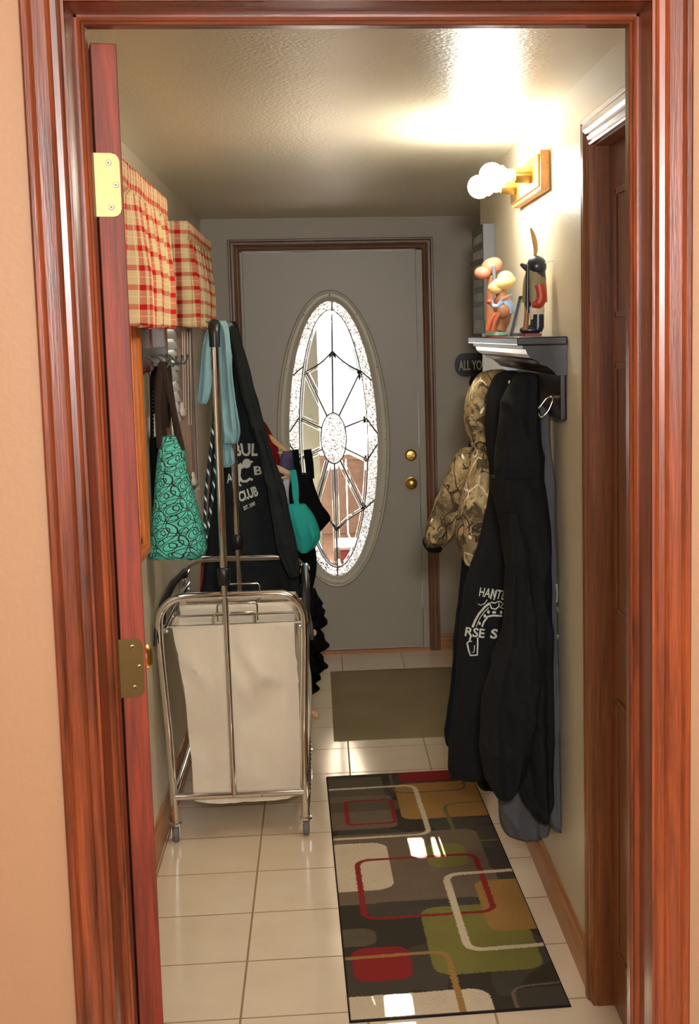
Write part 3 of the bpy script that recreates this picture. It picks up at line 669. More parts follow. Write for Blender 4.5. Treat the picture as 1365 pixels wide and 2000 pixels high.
# ================================================================== CURTAIN VALANCES
def valance(y0, y1, xf, zt, zb, seed, label):
    t = thing('curtain_valance', (XL, (y0+y1)/2, zt), label, 'curtain', 'red checked valances over the left windows')
    rod = MB(); zr = zt-.028; rod.sweep([(XL+.002, y0+.014, zr), (xf-.034, y0+.014, zr), (xf-.014, y0+.034, zr), (xf-.014, y1-.034, zr), (xf-.034, y1-.014, zr), (XL+.002, y1-.014, zr)], .005, 8); link('curtain_rod', rod, m_whitefab, t, smooth=True)
    path = []; n1 = 12; Rr = .018
    for i in range(n1): path.append((XL+.004+(xf-Rr-XL-.004)*i/n1, y0, 0, -1))
    for i in range(6): a = pi/2*i/6; path.append((xf-Rr+Rr*sin(a), y0+Rr-Rr*cos(a), sin(a), -cos(a)))
    n2 = 230
    for i in range(n2+1): path.append((xf, y0+Rr+(y1-y0-2*Rr)*i/n2, 1, 0))
    for i in range(1, n1+1): path.append((xf+(XL+.004-xf)*i/n1, y1, 0, 1))
    rnd = random.Random(seed); nz = 34; vs = []; uvs = []; NP = len(path); s = 0; S = []
    for i, p in enumerate(path):
        if i: s += math.hypot(p[0]-path[i-1][0], p[1]-path[i-1][1])
        S.append(s)
    for j in range(nz):
        tz = j/(nz-1); z = zt-(zt-zb)*tz
        for i, p in enumerate(path):
            u = S[i]; q = noise.noise(Vector((u*5, seed, 0)))
            am = .004+.021*min(1, tz*1.5)
            if tz < .17: w = sin(u*2*pi/.021+q*2)*.0045*(1 if j not in (4, 5) else .5) + .006
            else:
                w = (sin(u*2*pi/.115+q*6+seed)+.35*sin(u*2*pi/.034+q*4+1.5*tz))*am
            bulge = .010*sin(pi*tz)
            vs.append((p[0]+p[2]*(w+.010+bulge*.3), p[1]+p[3]*(w*.6), z+.004*sin(u*2*pi/.085+seed)*(1 if j == nz-1 else 0)))
            uvs.append((u*.95+.004*sin(u*2*pi/.085+q*5+seed)*tz, z+.006*noise.noise(Vector((u*7, z*2, seed)))))
    mb = MB(); mb.grid(vs, NP, nz, uvs); link('curtain_panel', mb, m_ging, t, smooth=True, solid=.0012)
    return t
valance(3.40, 4.42, -.475, 2.055, 1.657, 1.3, 'nearer red and cream checked valance beside the open door')
valance(5.06, 6.18, -.475, 2.043, 1.665, 4.1, 'farther red and cream checked valance next to the back door')

# ================================================================== COAT RACK on the left wall
t = thing('coat_rack', (XL, 4.5, 1.6), 'dark reddish wood hook rack below the nearer checked valance', 'coat rack')
mb = MB(); mb.box(XL+.001, XL+.02, 4.27, 4.48, 1.52, 1.86); link('back_board', mb, m_rackw, t, bevel=.003)
mb = MB(); mb.box(XL+.001, XL+.02, 4.56, 4.92, 1.52, 1.86); link('back_board', mb, m_rackw, t, bevel=.003)
mb = MB(); mb.box(XL+.020, XL+.024, 4.30, 4.92, 1.565, 1.595); link('metal_plate', mb, m_dkmetal, t, bevel=.002)
for y in (4.36, 4.55, 4.74, 4.92):
    mb = MB(); mb.sweep([(XL+.01, y, 1.575), (XL+.035, y, 1.565), (XL+.06, y, 1.54), (XL+.085, y, 1.535), (XL+.095, y, 1.550), (XL+.097, y, 1.562)], .0035, 8); mb.ell((XL+.097, y, 1.564), (.005, .005, .005), 10, 8); link('hook', mb, m_dkmetal, t, smooth=True)

# ---- tote bag
TY = 4.36
t = thing('tote_bag', at(345, 1085, Y=TY), 'turquoise tote bag printed with dark interlocking rings', 'bag')
mb = garment([(852, 316, 352, .5), (880, 309, 360, .7), (930, 304, 369, .9), (990, 299, 385, 1), (1040, 294, 399, 1), (1070, 290, 405, 1), (1084, 291, 400, .95), (1089, 296, 392, .8)], TY, .07, n=64, m=50, fold=.03, nf=3, seed=3, xmin=XL+.004, wr=.004); link('bag_body', mb, m_tote, t, smooth=True)
for (dy, pts) in ((-.03, [(312, 875), (308, 800), (313, 720), (318, 716), (330, 760), (345, 830), (356, 880)]), (.035, [(322, 870), (318, 800), (318, 722), (325, 716), (334, 770), (343, 830), (350, 872)])):
    q = [tuple(at(x, y, Y=TY+dy)) for x, y in pts]; mb = MB(); mb.sweep([tuple(v) for v in interp(q, 30)], .010, 10, ab=(.25, 1), up=(0, 1, 0)); link('strap', mb, m_brownstrap, t, smooth=True)
# ---- black bags behind
t = thing('shoulder_bag', at(300, 1000, Y=4.55), 'black shoulder bag hanging behind the turquoise tote', 'bag')
mb = garment([(855, 290, 318, .8), (900, 289, 322, 1), (960, 290, 325, 1), (1000, 294, 320, .9), (1008, 300, 316, .6)], 4.55, .05, n=48, m=30, fold=.03, seed=8, xmin=XL+.003); link('bag_body', mb, m_blkthin, t, smooth=True)
mb = MB(); q = [tuple(at(x, y, Y=4.53)) for x, y in ((297, 870), (297, 800), (298, 735), (310, 718), (318, 722), (314, 800), (316, 870))]; mb.sweep([tuple(v) for v in interp(q, 30)], .006, 8, ab=(.4, 1), up=(0, 1, 0)); st_ = link('strap', mb, m_blkthin, t, smooth=True)
mb = MB()
for i in range(30):
    p = at(299, 765+i*7.5, Y=4.515); mb.ell(p, (.0018, .0015, .0018), 6, 4)
link('stud_row', mb, m_steel, st_)
t = thing('black_scarf', at(300, 740, Y=4.58), 'crumpled black fabric bunched on the rack hooks', 'scarf')
mb = garment([(715, 298, 334, .6), (740, 293, 337, 1), (770, 286, 338, 1), (795, 291, 336, .9), (820, 312, 334, .5), (832, 322, 330, .3)], 4.62, .035, n=48, m=30, fold=.14, seed=9, xmin=XL+.003); link('fabric', mb, m_brownstrap, t, smooth=True)

# ================================================================== LAUNDRY SORTER
X0, X1, YF, YR = -.522, -.084, 4.335, 5.075
t = thing('laundry_sorter', (-.30, 4.7, 0), 'chrome rolling laundry sorter with hanging bar', 'laundry cart')
RT = .0125
def uframe(y):
    q = []; R_ = .085; xa, xb = X0-.012, X1+.012; zt = .808
    q += [(X0+.012, y, .06), (X0+.004, y, .35), (xa, y, .66)]
    for i in range(9): a = pi/2*i/8; q.append((xa+R_-R_*cos(a), y, zt-R_+R_*sin(a)))
    for i in range(9): a = pi/2*i/8; q.append((xb-R_+R_*sin(a), y, zt-R_+R_*cos(a)))
    q += [(xb, y, .66), (X1-.002, y, .35), (X1-.004, y, .06)]
    return q
for y in (YF, YR):
    mb = MB(); mb.sweep(uframe(y), RT, 14, up=(0, 1, 0)); link('end_frame', mb, m_chrome, t, smooth=True)
    mb = MB(); mb.cyl((X0+.01, y, .15), (X1-.004, y, .15), RT*.95, 14); link('crossbar', mb, m_chrome, t, smooth=True)
    mb = MB(); mb.cyl((-.318, y-.003, .145), (-.322, y-.003, .86), RT*.8, 14); mb.cyl((-.322, y-.003, .86), (-.322, y-.003, 1.645), RT*.98, 14); link('upright_pole', mb, m_chrome, t, smooth=True)
    mb = MB(); mb.lathe([(-.03, .017), (-.028, .019), (.0, .021), (.022, .021), (.026, .017)], (-.322, y-.003, .872), (0, 0, 1), 20); link('clamp_collar', mb, m_blackp, t, smooth=True)
    for x in (X0+.012, X1-.004):
        mb = MB(); mb.cyl((x, y, .048), (x, y, .075), .013, 16); mb.lathe([(.046, .012), (.056, .020), (.062, .020), (.064, .010)], (x, y, 0), (0, 0, 1), 20)
        for s_ in (-1, 1): mb.box(x+s_*.013-.0015, x+s_*.013+.0015, y-.012, y+.014, .018, .054)
        c_ = link('caster', mb, m_chrome, t, smooth=False)
        mb = MB(); mb.lathe([(-.010, .012), (-.010, .022), (-.007, .025), (.007, .025), (.010, .022), (.010, .012)], (x, y, .025), (1, 0, 0), 24); mb.cyl((x-.011, y, .025), (x+.011, y, .025), .012, 14); link('wheel', mb, m_rubber, c_, smooth=True)
        mb = MB(); mb.lathe([(0, .007), (.003, .006), (.004, 0)], (x, y-.012, .70 if x < -.3 else .70), (0, -1, 0), 12); link('bolt', mb, m_steel, t, smooth=True)
for x in (X0+.010, X1+.002):
    mb = MB(); mb.cyl((x, YF, .15), (x, YR, .15), .009, 12); link('side_rail', mb, m_chrome, t, smooth=True)
    mb = MB(); mb.cyl((x+(-.008 if x < -.3 else .008), YF, .70), (x, YR, .72), .009, 12); link('side_rail', mb, m_chrome, t, smooth=True)
    s_ = -1 if x < -.3 else 1
    mb = MB(); mb.sweep([(x+s_*.014, YF+.02, .725), (x+s_*.018, YF+.10, .765), (x+s_*.012, YF+.35, .79), (x+s_*.004, YR-.06, .775)], .013, 12); link('folding_arm', mb, m_blackp, t, smooth=True)
    mb = MB(); mb.sweep([(x+s_*.024, YF+.05, .735), (x+s_*.032, YF-.01, .70), (x+s_*.033, YF-.03, .66)], .006, 10); link('arm_lever', mb, m_blackp, t, smooth=True)
    mb = MB(); mb.lathe([(-.03, .014), (-.028, .018), (.028, .018), (.03, .014)], (x+s_*.006, YR-.04, .765), (0, 1, .05), 18); link('pivot_joint', mb, m_chrome, t, smooth=True)
mb = MB(); mb.cyl((-.322, YF+.02, 1.662), (-.322, YR-.02, 1.662), RT, 14); link('hanging_bar', mb, m_chrome, t, smooth=True)
for y, s_ in ((YF, 1), (YR, -1)):
    mb = MB(); mb.sweep([(-.322, y, 1.595), (-.322, y, 1.640), (-.322, y+s_*.004, 1.655), (-.322, y+s_*.016, 1.664), (-.322, y+s_*.04, 1.664)], [.0165, .0175, .0195, .0185, .0165], 16); link('elbow_joint', mb, m_blackp, t, smooth=True)

# ---- bags (three)
def bag_mesh(cy, wy=.19, seed=0, bulge=0, top=0):
    n, m = 80, 40; vs = []; uvs = []; zt, zb = .705+top, .118
    for j in range(m):
        tz = j/(m-1); z = zt-(zt-zb)*tz
        xa = -.502+.010*sin(pi*tz)+.046*tz; xb = -.104+.004*tz+(.008+bulge)*sin(pi*tz*.9); hy = wy/2*(1-.10*tz)
        xc, a = (xa+xb)/2, (xb-xa)/2
        for i in range(n):
            th = 2*pi*i/n+pi/4; c_, s_ = cos(th), sin(th); k = 1/max(abs(c_), abs(s_)); px, py = c_*k, s_*k
            # rounded rectangle
            L_ = math.hypot(px, py); px *= 1-.05*(L_-1); py *= 1-.12*(L_-1)
            w = noise.noise(Vector((px*1.6+seed, py*1.3, z*5)))*.018+noise.noise(Vector((px*4+seed, py*3, z*9)))*.010+.012*(1-abs(noise.noise(Vector((px*3+z*6+seed, py, z*4)))*2))**6*(1 if tz < .35 else .3)
            crease = .004*noise.noise(Vector((px*9+z*12+seed, py*2, z*3)))
            w *= min(1, tz*5+.15); zz = z
            if tz > .97: zz = z-.014*(1-px*px)*(1 if abs(py) < 2 else 0)
            vs.append((xc+px*a+w*.5*abs(px), cy+py*hy*(1+.12*sin(pi*tz)*(1-px*px))+(w+crease)*py, zz)); uvs.append((i/n, z))
    mb = MB(); mb.grid(vs, n, m, uvs, closed=True); o = len(mb.v); mb.v.append((-.297, cy, zb-.03))
    for i in range(n): mb.f.append([(m-1)*n+i, (m-1)*n+(i+1) % n, o]); mb.mi.append(0)
    return mb
def make_bag(cy, bulge=0, top=0):
    b = thing('laundry_bag', (-.297, cy, .11), '', 'laundry bag', 'cream laundry bags in the chrome sorter')
    link('bag_body', bag_mesh(cy, bulge=bulge, top=top, seed=bulge*90), m_canvas, b, smooth=True, solid=.002)
    for s_ in (-1, 1):
        y = cy+s_*.082; q = [(-.365+.0, y, .68), (-.365, y, .732+top), (-.357, y, .741+top), (-.240, y, .741+top), (-.232, y, .732+top), (-.232, y, .68)]
        mb = MB(); mb.sweep(q, .0032, 8, up=(0, 1, 0)); link('wire_handle', mb, m_chrome, b, smooth=True)
        mb = MB(); mb.cyl((-.520, y, .702), (-.078, y, .702), .004, 10); link('support_rod', mb, m_chrome, b, smooth=True)
    return b
b0 = make_bag(4.465); b0['label'] = 'cream canvas laundry bag at the front of the chrome sorter'
def copy_tree(o, parent=None):
    c = o.copy(); C.objects.link(c)
    if parent: c.parent = parent
    for ch in list(o.children): copy_tree(ch, c)
    return c
b1 = make_bag(4.70, .028, .022); b1['label'] = 'cream canvas laundry bag in the middle of the chrome sorter'
b2 = copy_tree(b1); b2.location = (-.297, 4.93, .121); b2['label'] = 'cream canvas laundry bag at the back of the chrome sorter'

# ================================================================== CLOTH on the bar
t = thing('dust_cloth', (-.322, 4.42, 1.67), 'pale blue cloth draped over the near end of the sorter bar', 'cloth')
mb = garment([(634, 408, 424, .8), (655, 399, 416, 1), (700, 392, 412, 1), (745, 388, 413, 1), (778, 386, 408, 1), (788, 389, 403, .7)], 4.40, .012, n=48, m=40, fold=.25, nf=5, seed=21, wr=.004)
garment([(627, 402, 442, 1.2), (645, 416, 448, 1), (700, 424, 452, 1), (770, 426, 458, 1), (830, 428, 466, 1.1), (848, 430, 467, 1), (866, 432, 462, .8)], 4.415, .018, n=64, m=60, fold=.5, nf=4, seed=23, wr=.006, mb=mb)
garment([(840, 428, 448, .8), (890, 434, 456, 1), (906, 436, 457, .9), (912, 438, 450, .5)], 4.43, .014, n=48, m=30, fold=.4, nf=5, seed=24, wr=.005, mb=mb)
link('cloth_fold', mb, m_cloth, t, smooth=True)
t = thing('striped_cord', (-.36, 4.62, 1.0), 'twisted black and white cord dangling beside the sorter pole', 'cord')
mb = MB(); q = [tuple(at(x, y, Y=4.62)) for x, y in ((417, 826), (409, 900), (402, 960), (400, 1020), (403, 1050), (408, 1020), (418, 940), (422, 860), (424, 800))]; mb.sweep([tuple(v) for v in interp(q, 70)], .0052, 10); link('cord', mb, m_rope, t, smooth=True)

# ---- black hoodie on the bar
t = thing('club_hoodie', (-.30, 5.17, 1.68), 'charcoal hoodie with white club print hung on the sorter bar', 'hoodie')
mb = garment([(628, 440, 458, .8), (645, 430, 464, 1), (700, 428, 476, 1), (780, 420, 497, 1), (850, 414, 515, 1.1), (950, 408, 545, 1.2), (1040, 402, 568, 1.2), (1100, 396, 580, 1.2), (1160, 392, 588, 1.1)], 5.19, .05, fold=.06, nf=5, seed=31, m=120, n=96, wr=.009)
hbody = link('body', mb, m_blkfab2, t, smooth=True); HM = mb
mb = garment([(636, 444, 460, .6), (700, 458, 480, .8), (780, 475, 500, 1), (860, 497, 524, 1), (950, 519, 552, 1), (1040, 534, 573, 1), (1085, 545, 582, 1), (1118, 560, 586, .9), (1128, 565, 582, .6)], 5.07, .035, fold=.10, nf=4, seed=33, m=100, n=64, wr=.009)
link('sleeve', mb, m_blkfab2, t, smooth=True)
P = [textq('BUL', ((452, 866), (505, 866), (502, 891), (460, 891)), .03), textq('BL', ((495, 911), (524, 909), (526, 926), (497, 928)), .03), textq('A', ((441, 926), (452, 924), (455, 941), (443, 944)), .03),
     textq('CLUB', ((464, 962), (500, 948), (506, 968), (468, 981)), .04), textq('EST. 2000', ((475, 989), (497, 979), (499, 986), (477, 997)), .03)]
P += [disc2((482, 905), 8.5, 9.5), stroke([(474, 908), (466, 914), (464, 930), (468, 940)], 12), stroke([(466, 932), (474, 940), (482, 940), (488, 935), (494, 937)], 5), stroke([(468, 940), (466, 946), (471, 949)], 4), disc2((491, 902), 3.5, 2)]
projected(P, HM, 'front_print', m_print, t)

# ---- small things by the sorter
t = thing('leaning_stick', at(390, 1200, Y=5.35), 'thin red stick leaning behind the laundry sorter', 'stick')
mb = MB(); mb.sweep([at(397, 1090, Y=5.35), at(386, 1300, Y=5.35), (at(386, 1300, Y=5.35).x, 5.33, .005)], .007, 12); link('shaft', mb, plain('red_plastic', srgb(176, 44, 50), .4), t, smooth=True)
t = thing('beaded_cord', (-.075, 4.37, .12), 'black cord with small white beads hanging at the sorter side', 'cord')
mb = MB(); mb.sweep([at(606, 1440, Y=4.40), at(606, 1540, Y=4.40), at(603, 1590, Y=4.40)], .0022, 6); cc = link('cord', mb, m_blackp, t); mb = MB()
for i in range(16): mb.ell(at(607, 1445+i*8.3, Y=4.395), (.002, .002, .002), 6, 5)
link('bead_row', mb, m_print, cc)

# ================================================================== LAUNDRY ON HANGERS BEHIND
def hanger(name_lab, apex, l, r, Y, cat='hanger'):
    t = thing('wooden_hanger', at(*apex, Y=Y), name_lab, cat, None)
    mb = MB(); A_, L_, R_ = at(*apex, Y=Y), at(*l, Y=Y), at(*r, Y=Y+.03)
    mb.sweep([L_, (L_+A_)/2+Vector((0, 0, .006)), A_, (R_+A_)/2+Vector((0, 0, .004)), R_], [.009, .011, .013, .011, .009], 10, ab=(1.1, .6), up=(0, 0, 1)); link('shoulder_bar', mb, m_hanger, t, smooth=True)
    mb = MB(); mb.cyl(L_+Vector((0, .004, .002)), R_+Vector((0, .004, .002)), .005, 10); link('trouser_bar', mb, m_hanger, t, smooth=True)
    mb = MB(); q = [A_, A_+Vector((0, 0, .03)), A_+Vector((.012, 0, .045)), A_+Vector((.012, 0, .062)), A_+Vector((0, 0, .07)), A_+Vector((-.014, 0, .06))]; mb.sweep([tuple(v) for v in interp([tuple(v) for v in q], 20)], .002, 8); link('hook', mb, m_steel, t, smooth=True)
    return t
hanger('pale wooden hanger above the black strappy top', (503, 838), (470, 884), (566, 886), 5.72)
hanger('pale wooden hanger holding the turquoise bralette', (515, 905), (470, 950), (575, 930), 5.455)
t = thing('hanging_garment', at(520, 850, Y=5.85), 'dark red garment on the hanger behind the hoodie', 'garment')
mb = garment([(822, 500, 512, .6), (850, 498, 530, 1), (880, 500, 542, 1), (930, 502, 548, 1), (980, 506, 550, 1)], 5.76, .03, seed=41, m=40, n=48); link('body', mb, m_red, t, smooth=True)
t = thing('hanging_garment', at(560, 900, Y=5.76), 'muted purple garment behind the turquoise bralette', 'garment')
mb = garment([(880, 552, 572, .6), (900, 546, 576, 1), (930, 545, 578, 1), (960, 550, 575, .9), (985, 555, 570, .6)], 5.76, .03, seed=42, m=40, n=48); link('body', mb, m_purple, t, smooth=True)
t = thing('hanging_garment', at(560, 950, Y=5.72), 'white garment sliver between the hoodie and turquoise bralette', 'garment')
mb = garment([(925, 556, 570, .6), (950, 552, 572, 1), (975, 552, 568, 1), (1000, 555, 562, .6)], 5.70, .02, seed=43, m=40, n=48); link('body', mb, m_whitefab, t, smooth=True)
t = thing('strappy_garment', at(600, 900, Y=5.66), 'black strappy top hanging in front of the oval glass', 'garment')
mb = garment([(925, 572, 606, .7), (950, 565, 612, 1), (985, 566, 626, 1.1), (1010, 575, 643, 1.2), (1025, 585, 636, 1), (1045, 590, 618, .8), (1052, 596, 612, .5)], 5.66, .035, seed=44, fold=.08); link('body', mb, m_blkthin, t, smooth=True)
for pts in (((577, 878), (580, 905), (584, 935)), ((600, 878), (604, 905), (606, 935))):
    mb = MB(); q = [tuple(at(x, y, Y=5.65)) for x, y in pts]; mb.sweep([tuple(v) for v in interp(q, 12)], .017 if pts[0][0] > 590 else .013, 10, ab=(1, .3), up=(1, 0, 0)); link('strap', mb, m_blkthin, t, smooth=True)
t = thing('turquoise_bralette', at(580, 1000, Y=5.45), 'turquoise bralette hanging from a wooden hanger', 'garment')
mb = garment([(985, 562, 596, .6), (1005, 562, 612, .9), (1030, 566, 622, 1.1), (1050, 572, 625, 1.1), (1068, 578, 616, .9), (1077, 586, 602, .6)], 5.45, .045, seed=45, fold=.07, m=60); link('cup', mb, m_teal, t, smooth=True)
for pts, w in ((((571, 918), (574, 945), (580, 985), (600, 1012)), .010), (((574, 918), (579, 950), (578, 985), (566, 1002), (562, 1010)), .008)):
    mb = MB(); q = [tuple(at(x, y, Y=5.44)) for x, y in pts]; mb.sweep([tuple(v) for v in interp(q, 24)], w, 10, ab=(1, .35), up=(1, 0, 0)); link('strap', mb, m_teal, t, smooth=True)
t = thing('black_leggings', at(600, 1100, Y=5.6), 'black garment hanging below the turquoise bralette', 'garment')
mb = garment([(1060, 582, 612, .7), (1090, 580, 618, 1), (1130, 580, 614, 1), (1165, 585, 606, .9), (1180, 590, 604, .6)], 5.60, .04, seed=46, fold=.10); link('body', mb, m_blkthin, t, smooth=True)
t = thing('ruffled_skirt', at(610, 1250, Y=5.55), 'black ruffled garment hanging low beside the sorter', 'garment')
rw = [(1150, 592, 616, .6)]
for i in range(9):
    y = 1165+i*21; w = (628, 634, 640, 632, 640, 630, 638, 626, 622)[i]; rw += [(y, 590, w-7, 1), (y+11, 590, w, 1.15)]
rw += [(1352, 598, 612, .5)]
mb = garment(rw, 5.55, .05, seed=47, fold=.16, nf=9, m=150, n=90, wr=.012); link('body', mb, m_blkthin, t, smooth=True)
for (x, y, lab) in ((612, 1236, 'pale wooden hanger end poking from the black ruffled garment'), (617, 1397, 'pale wooden hanger end low near the floor behind the sorter')):
    t = thing('wooden_hanger', at(x, y, Y=5.48), lab, 'hanger')
    e = at(x, y, Y=5.46); mb = MB(); mb.sweep([e+Vector((-.16, .02, .06)), e+Vector((-.10, .01, .05)), e+Vector((-.04, 0, .022)), e], [.010, .011, .012, .011], 12, ab=(1.2, .6), up=(0, 0, 1)); mb.ell(e, (.014, .008, .015), 14, 10); link('shoulder_bar', mb, m_hanger, t, smooth=True)

# ================================================================== RUG AND MAT
def rug():
    o = Vector((-.021, 4.907)); vd = Vector((.0445, -1.835)).normalized(); ud = Vector((-vd.y, vd.x)); Wd, Ln = .537, 1.833
    DK, TP, TP2, OC_, OL, RD, CR, GR, DK2, GN = (srgb(*c) for c in ((64, 58, 48), (122, 104, 86), (102, 92, 74), (172, 130, 72), (134, 128, 66), (150, 42, 42), (224, 206, 176), (104, 96, 78), (78, 72, 62), (116, 114, 66)))
    def rr(u, v, u0, u1, v0, v1, r):
        cx_, cy_ = (u0+u1)/2, (v0+v1)/2; dx = abs(u-cx_)-(u1-u0)/2+r; dy = abs(v-cy_)-(v1-v0)/2+r
        return math.hypot(max(dx, 0), max(dy, 0))+min(max(dx, dy), 0)-r
    def polyd(u, v, pts):
        d = 9
        for (ax, ay), (bx, by) in zip(pts, pts[1:]):
            vx, vy = bx-ax, by-ay; t_ = max(0, min(1, ((u-ax)*vx+(v-ay)*vy)/(vx*vx+vy*vy+1e-12))); d = min(d, math.hypot(u-ax-t_*vx, v-ay-t_*vy))
        return d
    def rpath(pts, r=.05, k=6):
        out = [pts[0]]
        for i in range(1, len(pts)-1):
            p, a, b = Vector(pts[i]), Vector(pts[i-1]), Vector(pts[i+1]); rr_ = min(r, (a-p).length*.5, (b-p).length*.5)
            s_, e_ = p+(a-p).normalized()*rr_, p+(b-p).normalized()*rr_
            for j in range(k+1): t_ = j/k; out.append(tuple((1-t_)**2*s_+2*t_*(1-t_)*p+t_*t_*e_))
        return out+[pts[-1]]
    L = [('f', 0, .20, .04, .24, .0, TP2), ('f', -.1, .22, .24, .57, .03, TP), ('f', .0, .24, .30, .40, .02, TP2), ('f', .24, .56, .135, .505, .045, OC_), ('f', .265, .452, -.1, .122, .03, RD),
         ('f', -.1, .48, .62, 1.17, .06, TP), ('f', .47, .60, .60, .97, .02, DK2), ('f', -.1, .17, .695, 1.075, .055, CR), ('f', .288, .412, .74, .933, .04, OL),
         ('f', .10, .40, 1.165, 1.27, .02, DK2), ('f', -.1, .095, 1.33, 1.44, .04, TP2), ('f', .227, .512, 1.22, 1.637, .05, OL), ('f', .404, .60, 1.052, 1.403, .035, OC_),
         ('f', .022, .174, 1.452, 1.645, .045, RD), ('f', -.1, .349, 1.718, 1.95, .05, CR), ('f', .41, .56, 1.735, 1.95, .03, DK2)]
    S = [((.236, -.02), (.233, .234), (.49, .234), (.497, -.02), .005, GR), ((-.02, .158), (.312, .155), (.318, .648), (-.02, .648), .0085, CR), ((.57, .362), (.392, .372), (.402, .733), (.57, .733), .006, GN),
         ((.57, .985), (.327, .992), (.33, 1.507), (.57, 1.50), .0105, CR), ((-.02, 1.508), (.272, 1.502), (.274, 1.86), .0085, OC_), ((.405, 1.86), (.405, 1.725), (.57, 1.715), .005, TP)]
    rings = [(.058, .216, .293, .524, .02, .0075, RD), (.070, .436, .84, 1.272, .04, .0085, RD)]
    strk = [(rpath(list(s[:-2]), .05), s[-2], s[-1]) for s in S]
    du = .0028; nu, nv = int(Wd/du)+1, int(Ln/du)+1; vs = []; cols = []
    for j in range(nv):
        v = Ln*j/(nv-1)
        for i in range(nu):
            u = Wd*i/(nu-1); e = .0022*noise.noise(Vector((u*130, v*130, 0))); uu, vv = u+e, v+.0022*noise.noise(Vector((u*130, v*130, 9)))
            c = DK if noise.noise(Vector((u*7, v*4, 3))) < .08 else DK2
            for q in L:
                if rr(uu, vv, *q[1:6]) < 0: c = q[6]
            for pth, w_, col in strk[:1]+strk[2:3]:
                if polyd(uu, vv, pth) < w_: c = col
            for q in rings:
                if abs(rr(uu, vv, *q[:5])) < q[5]: c = q[6]
            for pth, w_, col in strk[1:2]+strk[3:]:
                if polyd(uu, vv, pth) < w_: c = col
            if min(u, Wd-u, v, Ln-v) < .005: c = srgb(34, 30, 28)
            k = .93+.14*noise.noise(Vector((u*260, v*260, 1)))+.05*noise.noise(Vector((u*15, v*15, 1)))
            cols.append((c[0]*k, c[1]*k, c[2]*k, 1)); p = o+ud*u+vd*v
            ed = min(u, Wd-u, v, Ln-v); vs.append((p.x, p.y, .008*min(1, .35+ed/.008)))
    mb = MB(); mb.grid(vs, nu, nv)
    # rim down to the floor
    rim = [i for i in range(nu)]+[j*nu+nu-1 for j in range(1, nv)]+[(nv-1)*nu+i for i in range(nu-2, -1, -1)]+[j*nu for j in range(nv-2, 0, -1)]
    base = len(mb.v)
    for r_ in rim: q = mb.v[r_]; mb.v.append((q[0], q[1], .0005)); cols.append(srgb(34, 30, 28))
    for k in range(len(rim)): k2 = (k+1) % len(rim); mb.f.append([rim[k], rim[k2], base+k2, base+k]); mb.mi.append(0)
    ob = link('area_rug', mb, m_rug); ca = ob.data.color_attributes.new('Col', 'FLOAT_COLOR', 'POINT')
    flat = [x for c in cols for x in c]; ca.data.foreach_set('color', flat)
    return tag(ob, 'brown rug with red, olive and cream rounded rectangles', 'rug')
rug()
mb = MB(); c4 = [at(645, 1312, Z=0), at(1005, 1298, Z=0), at(1000, 1434, Z=0), at(652, 1448, Z=0)]; 
nx, ny = 60, 60; vs = []
for j in range(ny):
    for i in range(nx):
        a, b = i/(nx-1), j/(ny-1); p = (c4[0]*(1-a)+c4[1]*a)*(1-b)+(c4[3]*(1-a)+c4[2]*a)*b; e = min(a, 1-a, b, 1-b)
        vs.append((min(p.x, .60), p.y, .001+.007*min(1, e*25+.1)+.0012*noise.noise(Vector((p.x*9, p.y*9, 0)))))
mb.grid(vs, nx, ny); rim = [i for i in range(nx)]+[j*nx+nx-1 for j in range(1, ny)]+[(ny-1)*nx+i for i in range(nx-2, -1, -1)]+[j*nx for j in range(ny-2, 0, -1)]; base = len(mb.v)
for r_ in rim: q = mb.v[r_]; mb.v.append((q[0], q[1], .0003))
for k in range(len(rim)): k2 = (k+1) % len(rim); mb.f.append([rim[k], rim[k2], base+k2, base+k]); mb.mi.append(0)
tag(link('door_mat', mb, m_mat, smooth=True), 'plain brown mat on the tiles before the back door', 'mat')

# ================================================================== SCONCE
t = thing('wall_light', (XR, 3.93, 2.05), 'oak wall light bar with two glowing bare bulbs', 'light')
mb = MB(); mb.box(XR-.027, XR-.001, 3.665, 4.20, 1.995, 2.10); link('oak_backplate', mb, m_oak, t, bevel=.004)
mb = MB(); mb.box(XR-.0335, XR-.027, 3.675, 4.19, 2.005, 2.09); link('brass_plate', mb, m_brass, t, bevel=.002)
for y in (3.79, 4.08):
    mb = MB(); mb.lathe([(0, .023), (.004, .024), (.045, .021), (.047, .018)], (XR-.033, y, 2.048), (-1, 0, 0), 28); s_ = link('lamp_socket', mb, m_brass, t, smooth=True)
    mb = MB(); mb.lathe([(.045, .016), (.050, .017), (.060, .0175), (.062, .014)], (XR-.033, y, 2.048), (-1, 0, 0), 24); link('socket_collar', mb, m_whitefab, s_, smooth=True)
    mb = MB(); prf = [(.058, .013), (.066, .016), (.078, .026)]+[(.108-.0*1+.034*-cos(a), .034*sin(a)) for a in [radians(q) for q in range(50, 181, 10)]]
    mb.lathe(prf, (XR-.033, y, 2.048), (-1, 0, 0), 28); link('light_bulb', mb, m_bulb, t, smooth=True)

